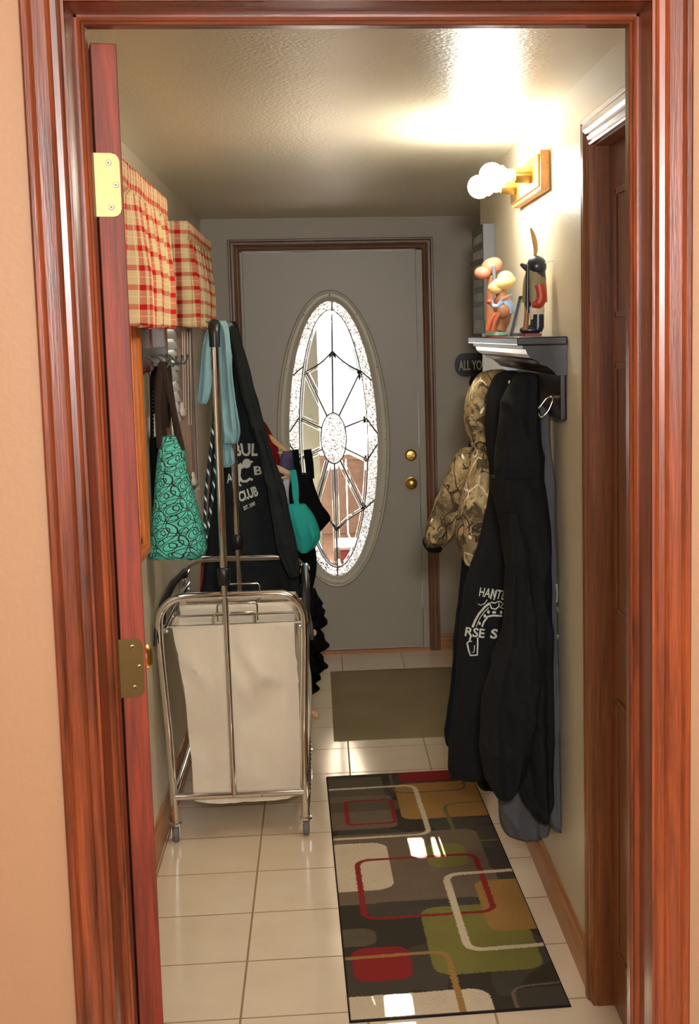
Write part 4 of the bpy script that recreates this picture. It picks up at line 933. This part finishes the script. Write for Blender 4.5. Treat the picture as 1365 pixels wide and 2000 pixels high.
# ================================================================== SHELF on the right wall
SY0, SY1 = 3.425, 4.56
t = thing('coat_shelf', (XR, 4.0, 1.5), 'black wall shelf with crown moulding and coat hooks', 'shelf')
mb = MB(); mb.box(.497, XR-.001, SY0, SY1, 1.588, 1.610); link('shelf_board', mb, m_blackw, t, bevel=.004)
pr = [(XR-.001, 1.588), (.512, 1.588), (.512, 1.580), (.520, 1.578), (.524, 1.566), (.534, 1.556), (.550, 1.549), (.556, 1.540), (.574, 1.535), (.590, 1.522), (.598, 1.512), (XR-.001, 1.512)]
mb = MB(); mb.extrude(pr, lambda u, v, w: (u, w, v), SY0+.012, SY1-.012); link('crown_moulding', mb, m_blackw, t)
mb = MB(); mb.box(XR-.018, XR-.001, SY0+.02, SY1-.02, 1.395, 1.52); link('back_board', mb, m_blackw, t, bevel=.005)
for y in (3.56, 3.86, 4.16, 4.44):
    mb = MB(); q = [(XR-.018, y, 1.455), (XR-.035, y, 1.447), (XR-.055, y, 1.425), (XR-.080, y, 1.428), (XR-.092, y, 1.455), (XR-.088, y, 1.478)]
    mb.sweep([tuple(v) for v in interp(q, 24)], .0042, 10); mb.ell((XR-.0875, y, 1.481), (.007, .007, .007), 12, 8)
    q = [(XR-.018, y, 1.44), (XR-.03, y, 1.415), (XR-.048, y, 1.40), (XR-.058, y, 1.412)]; mb.sweep([tuple(v) for v in interp(q, 16)], .0038, 10)
    mb.lathe([(0, .010), (.003, .009), (.004, 0)], (XR-.018, y, 1.448), (-1, 0, 0), 14); link('coat_hook', mb, m_chrome, t, smooth=True)

# ---- figurines (resin), frame
m_navyr = plain('dark_navy_resin', srgb(30, 36, 46), .3); m_redr = plain('red_resin', srgb(178, 58, 36), .4); m_olive = plain('olive_resin', srgb(126, 116, 78), .5)
m_creamr = plain('cream_resin', srgb(214, 196, 168), .45); m_pinkr = plain('salmon_resin', srgb(216, 132, 104), .45); m_straw = plain('straw_resin', srgb(232, 196, 128), .5)
m_bluer = plain('blue_resin', srgb(110, 140, 180), .5); m_brownr = plain('brown_resin', srgb(146, 96, 62), .5); m_sole = plain('red_brown_sole', srgb(130, 50, 40), .5); m_green = plain('sea_green_resin', srgb(120, 176, 156), .4)
SZ = 1.610
def A_(x, y, Y): return at(x, y, Y=Y)
FY = 3.66
t = thing('hunter_figurine', (at(1040, 650, Y=FY).x, FY, SZ), 'dark-hooded figurine with red sleeves, boots and a feather', 'figurine')
bx = at(1043, 600, Y=FY).x
mb = MB(); q = interp([(1.655, .024, .020), (1.675, .028, .023), (1.70, .027, .023), (1.735, .024, .022), (1.765, .021, .019), (1.79, .014, .014)], 20)
n = 24; vs = []
for z, a, b in q:
    for i in range(n): vs.append((bx+a*cos(2*pi*i/n), FY+b*sin(2*pi*i/n), z))
mb.grid(vs, n, 20, closed=True); mb.f.append(list(range(n))); mb.mi.append(0); mb.f.append([19*n+i for i in range(n)]); mb.mi.append(0); link('body', mb, m_creamr, t, smooth=True)
mb = MB(); vs = []
for z, a, b in interp([(1.700, .034, .027), (1.73, .033, .028), (1.76, .030, .025), (1.785, .022, .018)], 14):
    for i in range(n): vs.append((bx+.002+a*cos(2*pi*i/n), FY+b*sin(2*pi*i/n), z))
mb.grid(vs, n, 14, closed=True); link('vest', mb, m_olive, t, smooth=True)
mb = MB(); h_ = at(1048, 520, Y=FY); mb.ell(h_, (.027, .025, .029)); mb.sweep([h_+Vector((-.008, 0, -.002)), h_+Vector((-.028, -.004, -.004)), h_+Vector((-.044, -.004, .006))], [.014, .010, .004], 12); mb.sweep([h_+Vector((0, .004, -.012)), h_+Vector((0, .004, -.038))], [.024, .026], 14); link('head', mb, m_navyr, t, smooth=True)
mb = MB(); mb.sweep([tuple(v) for v in interp([tuple(at(x, y, Y=FY-.018)) for x, y in ((1052, 556), (1056, 580), (1050, 592), (1038, 594))], 14)], [.016]*10+[.014, .012, .011, .010], 12); link('sleeve', mb, m_redr, t, smooth=True)
mb = MB(); mb.ell(at(1031, 594, Y=FY-.02), (.009, .010, .010)); link('glove', mb, m_navyr, t, smooth=True)
mb = MB(); a, b = at(1030, 517, Y=FY-.026), at(1030, 612, Y=FY-.026); mb.sweep([a, b], [.0045, .006], 10); link('rifle_barrel', mb, m_navyr, t, smooth=True)
mb = MB(); a, b = at(1030, 596, Y=FY-.026), at(1026, 645, Y=FY-.026); mb.sweep([a, b], [.005, .008], 10); link('rifle_stock', mb, m_brownr, t, smooth=True)
for dy in (-.014, .014):
    mb = MB(); mb.sweep([(bx+.008, FY+dy, 1.668), (bx+.008, FY+dy, 1.635), (bx+.004, FY+dy, 1.628)], [.016, .016, .016], 14); mb.ell((bx-.010, FY+dy, 1.627), (.028, .014, .013)); bo = link('boot', mb, m_navyr, t, smooth=True)
    mb = MB(); mb.extrude([(-.034, -.010), (-.028, -.013), (.016, -.012), (.018, 0), (.016, .012), (-.028, .013), (-.034, .010)], lambda u, v, w: (bx+u, FY+dy+v, w), SZ, SZ+.008); link('sole', mb, m_sole, bo)
mb = MB(); q = [tuple(at(x, y, Y=FY)) for x, y in ((1044, 505), (1046, 485), (1042, 462), (1036, 445))]; mb.sweep([tuple(v) for v in interp(q, 20)], [.0015]+[.002+.005*sin(pi*i/19) for i in range(1, 20)], 10, ab=(.35, 1)); link('feather', mb, plain('tan_feather', srgb(168, 138, 78), .8), t, smooth=True)
t = thing('wire_hook', (XR-.01, 3.60, 1.80), 'thin ivory wire loop against the wall behind the dark-hooded figurine', 'wire')
mb = MB(); q = [tuple(at(x, y, Y=3.63)) for x, y in ((1064, 514), (1074, 510), (1086, 509), (1096, 511))]+[(XR-.002, 3.63, at(1096, 511, Y=3.63).z)]; mb.sweep([tuple(v) for v in interp(q, 14)], .0014, 8); link('wire', mb, m_cord, t, smooth=True)
# photo frame
t = thing('photo_frame', (.57, 3.95, SZ), 'small dark picture frame leaning between the two figurines', 'picture frame')
def frm(u, v, w): 
    a = Vector((at(1003, 600, Y=3.93).x, 3.93, SZ)); return a+Vector((u, w+.0, 0))+Vector((.26*v+.0, .10*v, v*.95))
mb = MB()
for a in ((-.014, .046, .001, .010), (-.014, .046, .112, .121), (-.014, -.006, .001, .121), (.038, .046, .001, .121)): mb.extrude([(a[0], a[2]), (a[1], a[2]), (a[1], a[3]), (a[0], a[3])], lambda u, v, w: frm(u, v, w), -.006, .004)
link('frame', mb, m_navyr, t)
mb = MB(); mb.extrude([(-.006, .010), (.038, .010), (.038, .112), (-.006, .112)], lambda u, v, w: frm(u, v, w), -.001, .001); link('glass', mb, plain('silver_glass', srgb(190, 186, 176), .1, .6), t)
# angler figurine with straw hat
GY = 4.06
t = thing('straw_hat_figurine', (at(975, 655, Y=GY).x, GY, SZ), 'seated figurine in straw hat and blue shirt on sea-green base', 'figurine')
def E(x, y, rx, ry, mat, nm, Y=GY, rz=None, rot=None, par=None):
    mb = MB(); c_ = at(x, y, Y=Y); k = Y/2669.0; mb.ell(c_, (rx*k, (rz or rx)*k, ry*k), 20, 12, rot); return link(nm, mb, mat, par or t, smooth=True)
mb = MB(); p0 = at(948, 654, Y=GY); p1 = at(992, 654, Y=GY); mb.extrude([( .5+.5*cos(2*pi*i/28), .5*sin(2*pi*i/28)) for i in range(28)], lambda u, v, w: (p0.x+(p1.x-p0.x)*u, GY+v*.07, w), SZ, SZ+.005); link('base_rim', mb, m_sole, t)
mb = MB(); mb.extrude([( .5+.48*cos(2*pi*i/28), .48*sin(2*pi*i/28)) for i in range(28)], lambda u, v, w: (p0.x+(p1.x-p0.x)*u, GY+v*.07, w), SZ+.005, SZ+.013); link('base', mb, m_green, t)
mb = MB(); mb.sweep([tuple(v) for v in interp([tuple(at(x, y, Y=GY)) for x, y in ((972, 645), (978, 625), (982, 600), (980, 578), (978, 566))], 20)], [.024]*4+[.027]*6+[.025]*4+[.018]*3+[.014]*3, 18); link('body', mb, m_brownr, t, smooth=True)
mb = MB(); mb.sweep([at(986, 612, Y=GY-.004), at(986, 594, Y=GY-.004), at(980, 578, Y=GY-.002)], [.026, .025, .014], 18); link('shirt', mb, m_bluer, t, smooth=True)
mb = MB(); mb.sweep([tuple(v) for v in interp([tuple(at(x, y, Y=GY-.03)) for x, y in ((982, 590), (970, 600), (962, 596), (958, 588))], 12)], .007, 10); link('arm', mb, m_bluer, t, smooth=True)
E(974, 566, 10, 10, m_pinkr, 'head')
mb = MB(); c_ = at(982, 553, Y=GY); R3 = Matrix.Rotation(radians(-18), 3, 'Y'); mb.ell(c_, (.040, .036, .020), rot=R3); mb.ell(c_+Vector((.008, 0, .012)), (.026, .024, .024), rot=R3); mb.ell(c_+Vector((-.024, -.010, -.014)), (.022, .018, .018)); link('hat', mb, m_straw, t, smooth=True)
for (x0_, y0_, x1_, y1_) in ((968, 612, 952, 645), (974, 612, 962, 648)):
    mb = MB(); mb.sweep([at(x0_, y0_, Y=GY-.03), at((x0_+x1_)/2-2, (y0_+y1_)/2-4, Y=GY-.032), at(x1_, y1_, Y=GY-.03)], [.009, .008, .007], 12); link('leg', mb, plain('terracotta_resin', srgb(176, 92, 58), .5), t, smooth=True)
E(982, 608, 14, 15, m_brownr, 'basket', GY-.028, 8)
E(956, 590, 6, 5, m_redr, 'bobber', GY-.03); E(966, 598, 6, 4, m_creamr, 'hand', GY-.034)
mb = MB(); q = [tuple(at(x, y, Y=GY-.03)) for x, y in ((966, 600), (982, 582), (1000, 574))]; mb.sweep([tuple(v) for v in interp(q, 12)], .0015, 6); link('fishing_rod', mb, m_steel, t)
HY = 4.32
t = thing('pink_hat_figurine', (at(962, 655, Y=HY).x, HY, SZ), 'tall figurine in salmon pink hat behind the straw hat one', 'figurine')
mb = MB(); mb.sweep([(at(960, 560, Y=HY).x, HY, SZ+.002), (at(960, 560, Y=HY).x, HY, 1.70), (at(960, 560, Y=HY).x, HY, 1.80)], [.022, .020, .013], 18); link('body', mb, m_brownr, t, smooth=True)
mb = MB(); c_ = at(960, 520, Y=HY); mb.ell(c_, (.036, .030, .026), rot=Matrix.Rotation(radians(-25), 3, 'Y')); mb.ell(c_+Vector((-.030, -.010, -.020)), (.026, .024, .020)); mb.ell(c_+Vector((.014, 0, .008)), (.018, .018, .016)); link('hat', mb, m_pinkr, t, smooth=True)
mb = MB(); mb.sweep([at(964, 520, Y=HY-.035), at(966, 555, Y=HY-.035), at(968, 600, Y=HY-.035)], .006, 10); link('grey_staff', mb, plain('grey_resin', srgb(110, 112, 116), .4), t, smooth=True)

# ---- signs
t = thing('tall_word_sign', (XR, 4.95, 1.63), 'tall dark box sign with pale lettering at the wall end', 'sign')
mb = MB(); a = 4.83; mb.box(XR-.040, XR-.001, a, 5.16, 1.62, 2.0); link('sign_box', mb, plain('grey_painted_board', srgb(98, 102, 104), .5), t)
mb = MB(); mb.box(XR-.0425, XR-.040, a, 5.16, 1.62, 2.0); link('sign_face', mb, plain('dark_slate_board', srgb(52, 54, 48), .6), t)
lt = MB()
for j, zc in enumerate((1.955, 1.90, 1.85, 1.80, 1.75, 1.70, 1.655)):
    rnd = random.Random(j)
    y = a+.03
    while y < 5.12:
        w_ = rnd.uniform(.012, .024); hh = .014
        lt.box(XR-.0435, XR-.0424, y, y+.005, zc-hh, zc+hh); lt.box(XR-.0435, XR-.0424, y, y+w_, zc+(hh-.004)*rnd.choice((-1, 0, 1)), zc+(hh-.004)*1+.001) if False else None
        y += w_+.008
link('pale_lettering', lt, plain('faded_lettering', srgb(112, 110, 98), .7), t)
t = thing('black_pennant', (at(930, 510, Y=5.2).x, 5.24, 1.86), 'small black triangular ornament poking out beside the tall sign', 'ornament')
mb = MB(); q = [at(x, y, Y=5.2) for x, y in ((920, 516), (936, 498), (943, 488), (948, 520), (938, 517))]
mb.add([v for v in q]+[v+Vector((0, .012, 0)) for v in q], [tuple(range(5)), tuple(range(9, 4, -1))]+[(i, (i+1) % 5, 5+(i+1) % 5, 5+i) for i in range(5)]); link('ornament', mb, m_blkthin, t)
t = thing('wall_sign', (.78, YB, 1.46), 'black rounded sign reading ALL YOU on the back wall', 'sign')
c0, c1 = at(888, 713, Y=YB-.01), at(888, 736, Y=YB-.01); h_ = at(900, 690, Y=YB-.01).z; l_ = at(900, 736, Y=YB-.01).z
zc = (h_+l_)/2; hh = (h_-l_)/2; xl_ = c0.x; xr_ = xl_+.36; out = []
for i in range(13): a = pi/2+pi*i/12; out.append((xl_+hh*.8+hh*.8*cos(a), zc+hh*sin(a)))
for i in range(13): a = -pi/2+pi*i/12; out.append((xr_-hh*.8+hh*.8*cos(a), zc+hh*sin(a)))
mb = MB(); mb.extrude(out, lambda u, v, w: (u, w, v), YB-.014, YB-.001); link('sign_board', mb, plain('black_sign_paint', srgb(26, 30, 32), .4), t)
vs, fs = text2d('ALL YOU', .03); pa, pb = at(896, 724, Y=YB-.016), at(950, 703, Y=YB-.016)
mb = MB(); mb.add([(pa.x+(pb.x-pa.x)*u, YB-.0155, pa.z+(pb.z-pa.z)*v) for u, v in vs], fs); link('lettering', mb, m_print, t)

# ================================================================== COATS on the right wall
XM = XR-.003
t = thing('navy_jacket', (.50, 4.55, 1.3), 'dark navy garment hanging behind the camouflage jacket', 'jacket')
mb = garment([(726, 940, 965, .6), (770, 930, 965, 1), (900, 912, 965, 1), (1050, 905, 962, 1), (1150, 898, 960, 1), (1280, 884, 958, 1.1), (1380, 874, 956, 1.1), (1440, 869, 954, 1.1), (1452, 872, 950, .9)], 4.55, .06, seed=51, xmax=XM, fold=.08); link('body', mb, m_navy, t, smooth=True)
t = thing('camouflage_jacket', (.5, 4.32, 1.4), 'tan branch-print camouflage hooded jacket on the shelf hooks', 'jacket')
mb = garment([(722, 960, 985, .5), (728, 940, 992, .8), (745, 924, 998, 1), (780, 910, 1000, 1.1), (815, 907, 1000, 1.1), (850, 914, 1000, 1), (872, 922, 1000, .9), (884, 930, 998, .8)], 4.30, .075, seed=52, fold=.06, xmax=XM, m=60); link('hood', mb, m_camo, t, smooth=True)
mb = garment([(868, 924, 990, .7), (900, 916, 992, .9), (950, 905, 992, 1.1), (1000, 893, 992, 1.2), (1030, 889, 990, 1.2), (1060, 893, 985, 1.1), (1090, 905, 980, 1), (1106, 914, 975, .8)], 4.32, .085, seed=53, fold=.07, xmax=XM, wr=.012); link('body', mb, m_camo, t, smooth=True)
mb = garment([(874, 905, 926, .5), (890, 888, 924, .9), (930, 872, 922, 1), (980, 852, 912, 1.1), (1020, 837, 900, 1), (1050, 831, 880, .9), (1066, 834, 866, .7)], 4.38, .05, seed=54, fold=.08, xmax=XM, wr=.010); link('sleeve', mb, m_camo, t, smooth=True)
mb = garment([(1050, 830, 856, .8), (1060, 828, 860, 1), (1070, 832, 862, 1), (1076, 838, 858, .7)], 4.385, .035, seed=55, fold=.05, m=20, n=40); link('cuff', mb, m_blkthin, t, smooth=True)
mb = garment([(1094, 906, 960, .9), (1112, 908, 958, 1), (1126, 912, 955, .8)], 4.33, .06, seed=56, fold=.08, m=20, n=48, xmax=XM); link('waistband', mb, m_blkthin, t, smooth=True)

t = thing('horse_print_hoodie', (.5, 4.0, 1.4), 'black hoodie with white horseshoe print, hung behind another', 'hoodie')
mb = garment([(724, 985, 1005, .4), (735, 966, 1015, .8), (770, 952, 1020, 1), (820, 945, 1020, 1), (870, 948, 1020, .9), (910, 955, 1020, .9), (940, 960, 1018, .8)], 3.98, .06, seed=61, fold=.05, xmax=XM, m=60); link('hood', mb, m_blkfab, t, smooth=True)
mb = garment([(900, 955, 1015, .8), (960, 952, 1015, 1), (1050, 935, 1015, 1.1), (1120, 912, 1012, 1.1), (1200, 900, 1008, 1.2), (1300, 893, 1005, 1.2), (1400, 883, 1000, 1.2), (1470, 876, 998, 1.2), (1500, 875, 996, 1.1), (1508, 880, 990, .9)], 4.0, .065, seed=62, fold=.05, nf=4, xmax=XM, n=96, m=110, wr=.0055); link('body', mb, m_blkfab, t, smooth=True); HM = mb
P = [textq('HANTE', ((938, 1147), (990, 1154), (984, 1172), (935, 1164)), .015), textq('RSE', ((911, 1224), (948, 1228), (946, 1246), (908, 1242)), .025), textq('S', ((960, 1228), (973, 1228), (970, 1248), (957, 1246)), .03)]
P += [stroke([(923, 1225), (928, 1212), (936, 1198), (946, 1186), (956, 1178)], 4.2), stroke([(930, 1224), (936, 1210), (944, 1197), (955, 1186)], 1.6), stroke([(942, 1224), (946, 1213), (953, 1204), (963, 1202), (980, 1203)], 3.6)]
P += [disc2(c, 2.4, 3.4) for c in ((937, 1217), (947, 1203), (954, 1195), (978, 1196))]
P += [stroke([(920, 1242), (917, 1253), (913, 1255), (916, 1270), (919, 1280), (932, 1279), (933, 1262), (933, 1245)], 3), stroke([(917, 1253), (922, 1252)], 2), stroke([(927, 1260), (926, 1273), (922, 1274)], 1.6)]
P += [stroke([(933, 1179), (938, 1182), (946, 1179), (952, 1171)], 1.6), stroke([(958, 1170), (962, 1150), (968, 1157), (964, 1172)], 2.2), stroke([(956, 1178), (960, 1188), (968, 1190), (974, 1184), (974, 1174), (966, 1178), (958, 1176)], 2.6), disc2((965, 1196), 4, 2.5), stroke([(976, 1174), (982, 1180), (976, 1186), (983, 1189)], 2.4)]
projected(P, HM, 'chest_print', m_print, t, maxe=3)
mb = garment([(1380, 950, 998, 1), (1480, 920, 996, 1), (1505, 922, 994, 1), (1530, 932, 990, .9), (1536, 938, 986, .7)], 4.06, .045, seed=63, fold=.05, xmax=XM, m=40); link('sleeve', mb, m_blkfab, t, smooth=True)

t = thing('grey_sweatshirt', (.6, 3.66, 1.4), 'slate grey sweatshirt hanging closest to the wall', 'sweatshirt')
mb = garment([(792, 1048, 1062, .5), (812, 1048, 1074, .8), (860, 1046, 1076, 1), (940, 1046, 1084, 1), (1020, 1046, 1084, 1), (1100, 1050, 1086, 1), (1200, 1052, 1090, 1), (1330, 1056, 1096, 1.1), (1450, 1060, 1102, 1.1), (1560, 1066, 1104, 1.1), (1595, 1070, 1104, 1), (1612, 1076, 1102, .8)], 3.63, .045, seed=71, fold=.05, xmax=XM, m=110); link('body', mb, m_grey, t, smooth=True); GM = mb
mb = garment([(1440, 985, 1050, .9), (1500, 980, 1052, 1), (1560, 978, 1062, 1.1), (1600, 978, 1064, 1.1), (1624, 988, 1062, 1), (1634, 1010, 1058, .7)], 3.74, .05, seed=72, fold=.04, xmax=XM, m=50); link('sleeve', mb, m_grey, t, smooth=True)
mb = garment([(1540, 1050, 1074, 1), (1590, 1050, 1074, 1), (1628, 1052, 1070, .9), (1632, 1054, 1060, .6)], 3.70, .02, seed=73, fold=.05, xmax=XM, m=30, n=40); link('cuff', mb, m_grey, t, smooth=True)
projected([stroke([(1086, 1140), (1087, 1160), (1086, 1176)], 2.5), stroke([(1087, 1185), (1088, 1196)], 2), stroke([(1088, 1240), (1089, 1250)], 3)], GM, 'back_print', m_print2, t)

t = thing('black_hoodie', (.55, 3.56, 1.4), 'large plain black hoodie hanging nearest the camera on the shelf', 'hoodie')
mb = garment([(727, 1018, 1036, .4), (734, 1004, 1048, .7), (760, 990, 1052, .9), (800, 980, 1050, 1), (850, 972, 1050, 1), (900, 967, 1054, 1), (945, 966, 1058, .95), (975, 970, 1060, .9), (1000, 976, 1062, .8)], 3.60, .07, seed=81, fold=.10, nf=4, xmax=XM-.03, m=90, wr=.010); link('hood', mb, m_blkfab, t, smooth=True)
mb = garment([(930, 966, 1060, .85), (980, 972, 1066, 1), (1050, 982, 1074, 1), (1150, 988, 1080, 1.05), (1250, 985, 1084, 1.1), (1350, 990, 1084, 1.1), (1430, 990, 1082, 1.1), (1520, 1010, 1080, 1.05), (1570, 1034, 1078, .9), (1590, 1046, 1074, .7), (1600, 1055, 1070, .5)], 3.60, .07, seed=82, fold=.14, nf=5, xmax=XM-.02, n=110, m=130, wr=.011); link('body', mb, m_blkfab, t, smooth=True)
mb = garment([(1000, 985, 1015, .6), (1080, 987, 1030, 1), (1180, 984, 1038, 1.1), (1240, 974, 1042, 1.2), (1300, 958, 1045, 1.2), (1380, 938, 1040, 1.2), (1430, 935, 1036, 1.2), (1480, 942, 1032, 1.1), (1520, 950, 1024, 1), (1546, 966, 1008, .8), (1560, 974, 984, .5)], 3.54, .045, seed=83, fold=.13, nf=4, xmax=XM-.05, n=100, m=130, wr=.011); link('sleeve', mb, m_blkfab, t, smooth=True)
t = thing('knit_cap', (at(925, 745, Y=4.62).x, 4.62, 1.42), 'black knit cap peeking out above the camouflage hood', 'cap')
mb = MB(); mb.ell(at(932, 748, Y=4.66), (.028, .03, .032)); link('crown', mb, m_blkthin, t, smooth=True)

# ================================================================== OUTSIDE, behind the door glass
m_deck = wood('pinkish_deck_boards', srgb(84, 62, 50), srgb(112, 86, 70), 'Y', .6, .4, coat=0)
m_mask = plain('white_mask_paint', srgb(232, 232, 226), .6)  # only for the added sun-blocking boards
mb = MB(); mb.box(-4, 4, YB+.12, 12.5, -.05, -.0); tag(link('porch_floor', mb, m_deck), 'pinkish brown porch floor seen through the oval glass', 'porch', kind='structure')
mb = MB(); mb.box(-4, 4, 12.5, 60, -.25, -.2); o = struct('ground', mb, plain('pale_driveway', srgb(196, 178, 160), .9))
t = thing('porch_wall', (0, 11.2, 0), 'low brown panelled porch wall beyond the oval door glass', 'wall')
for i in range(9):
    mb = MB(); mb.box(-1.6+i*.36, -1.6+i*.36+.352, 11.2, 11.24, 0, .62); link('board', mb, m_deck, t, bevel=.006)
mb = MB(); mb.box(-1.62, 1.66, 11.17, 11.27, .62, .66); link('cap_rail', mb, m_deck, t)
t = thing('porch_post', (-.30, 10.2, 0), 'grey-white porch post behind the upper left of the glass', 'post')
mb = MB(); mb.box(-.19, -.01, 10.1, 10.3, 0, 2.74); link('shaft', mb, plain('grey_green_post_paint', srgb(92, 94, 82), .7), t, bevel=.01)
t = thing('red_storage_box', (.22, 9.4, 0), 'red box low on the porch behind the oval glass', 'box')
mb = MB(); mb.box(.08, .42, 9.3, 9.7, .0, .16); link('box_body', mb, plain('red_box_paint', srgb(110, 30, 30), .4), t, bevel=.012)
mb = MB(); mb.box(.07, .43, 9.29, 9.71, .16, .185); link('lid', mb, plain('white_box_lid', srgb(150, 144, 134), .5), t, bevel=.01)
# unseen board sheet, added to block the sun except at two floor patches
t = thing('sun_mask', (0, 8.6, 2.7), 'unseen board sheet added outside to shape the sun patches', 'sun mask')
ZR = 2.75
def sun_at(x, y, z=ZR):       # point on the mask plane that shades floor point (x, y)
    k = z/-SUN_DIR.z; return Vector((x, y, 0))-SUN_DIR*k
g1, g2 = sun_at(.300, 4.17), sun_at(.10, 3.13)
ys = sorted([(g1.y-.11, g1.y+.11, g1.x), (g2.y-.10, g2.y+.10, g2.x)])
mb = MB(); y = YB+.12; rects = []
for (a, b, x) in ys: rects.append((-3, 3, y, a)); rects += [(-3, x-.075, a, b), (x+.075, 3, a, b), (x-.016, x+.014, a, b)]; y = b
rects.append((-3, 3, y, 15.0))
for (xa, xb, ya, yb) in rects:
    if yb > ya: mb.box(xa, xb, ya, yb, ZR, ZR+.03)
link('mask_boards', mb, m_mask, t)
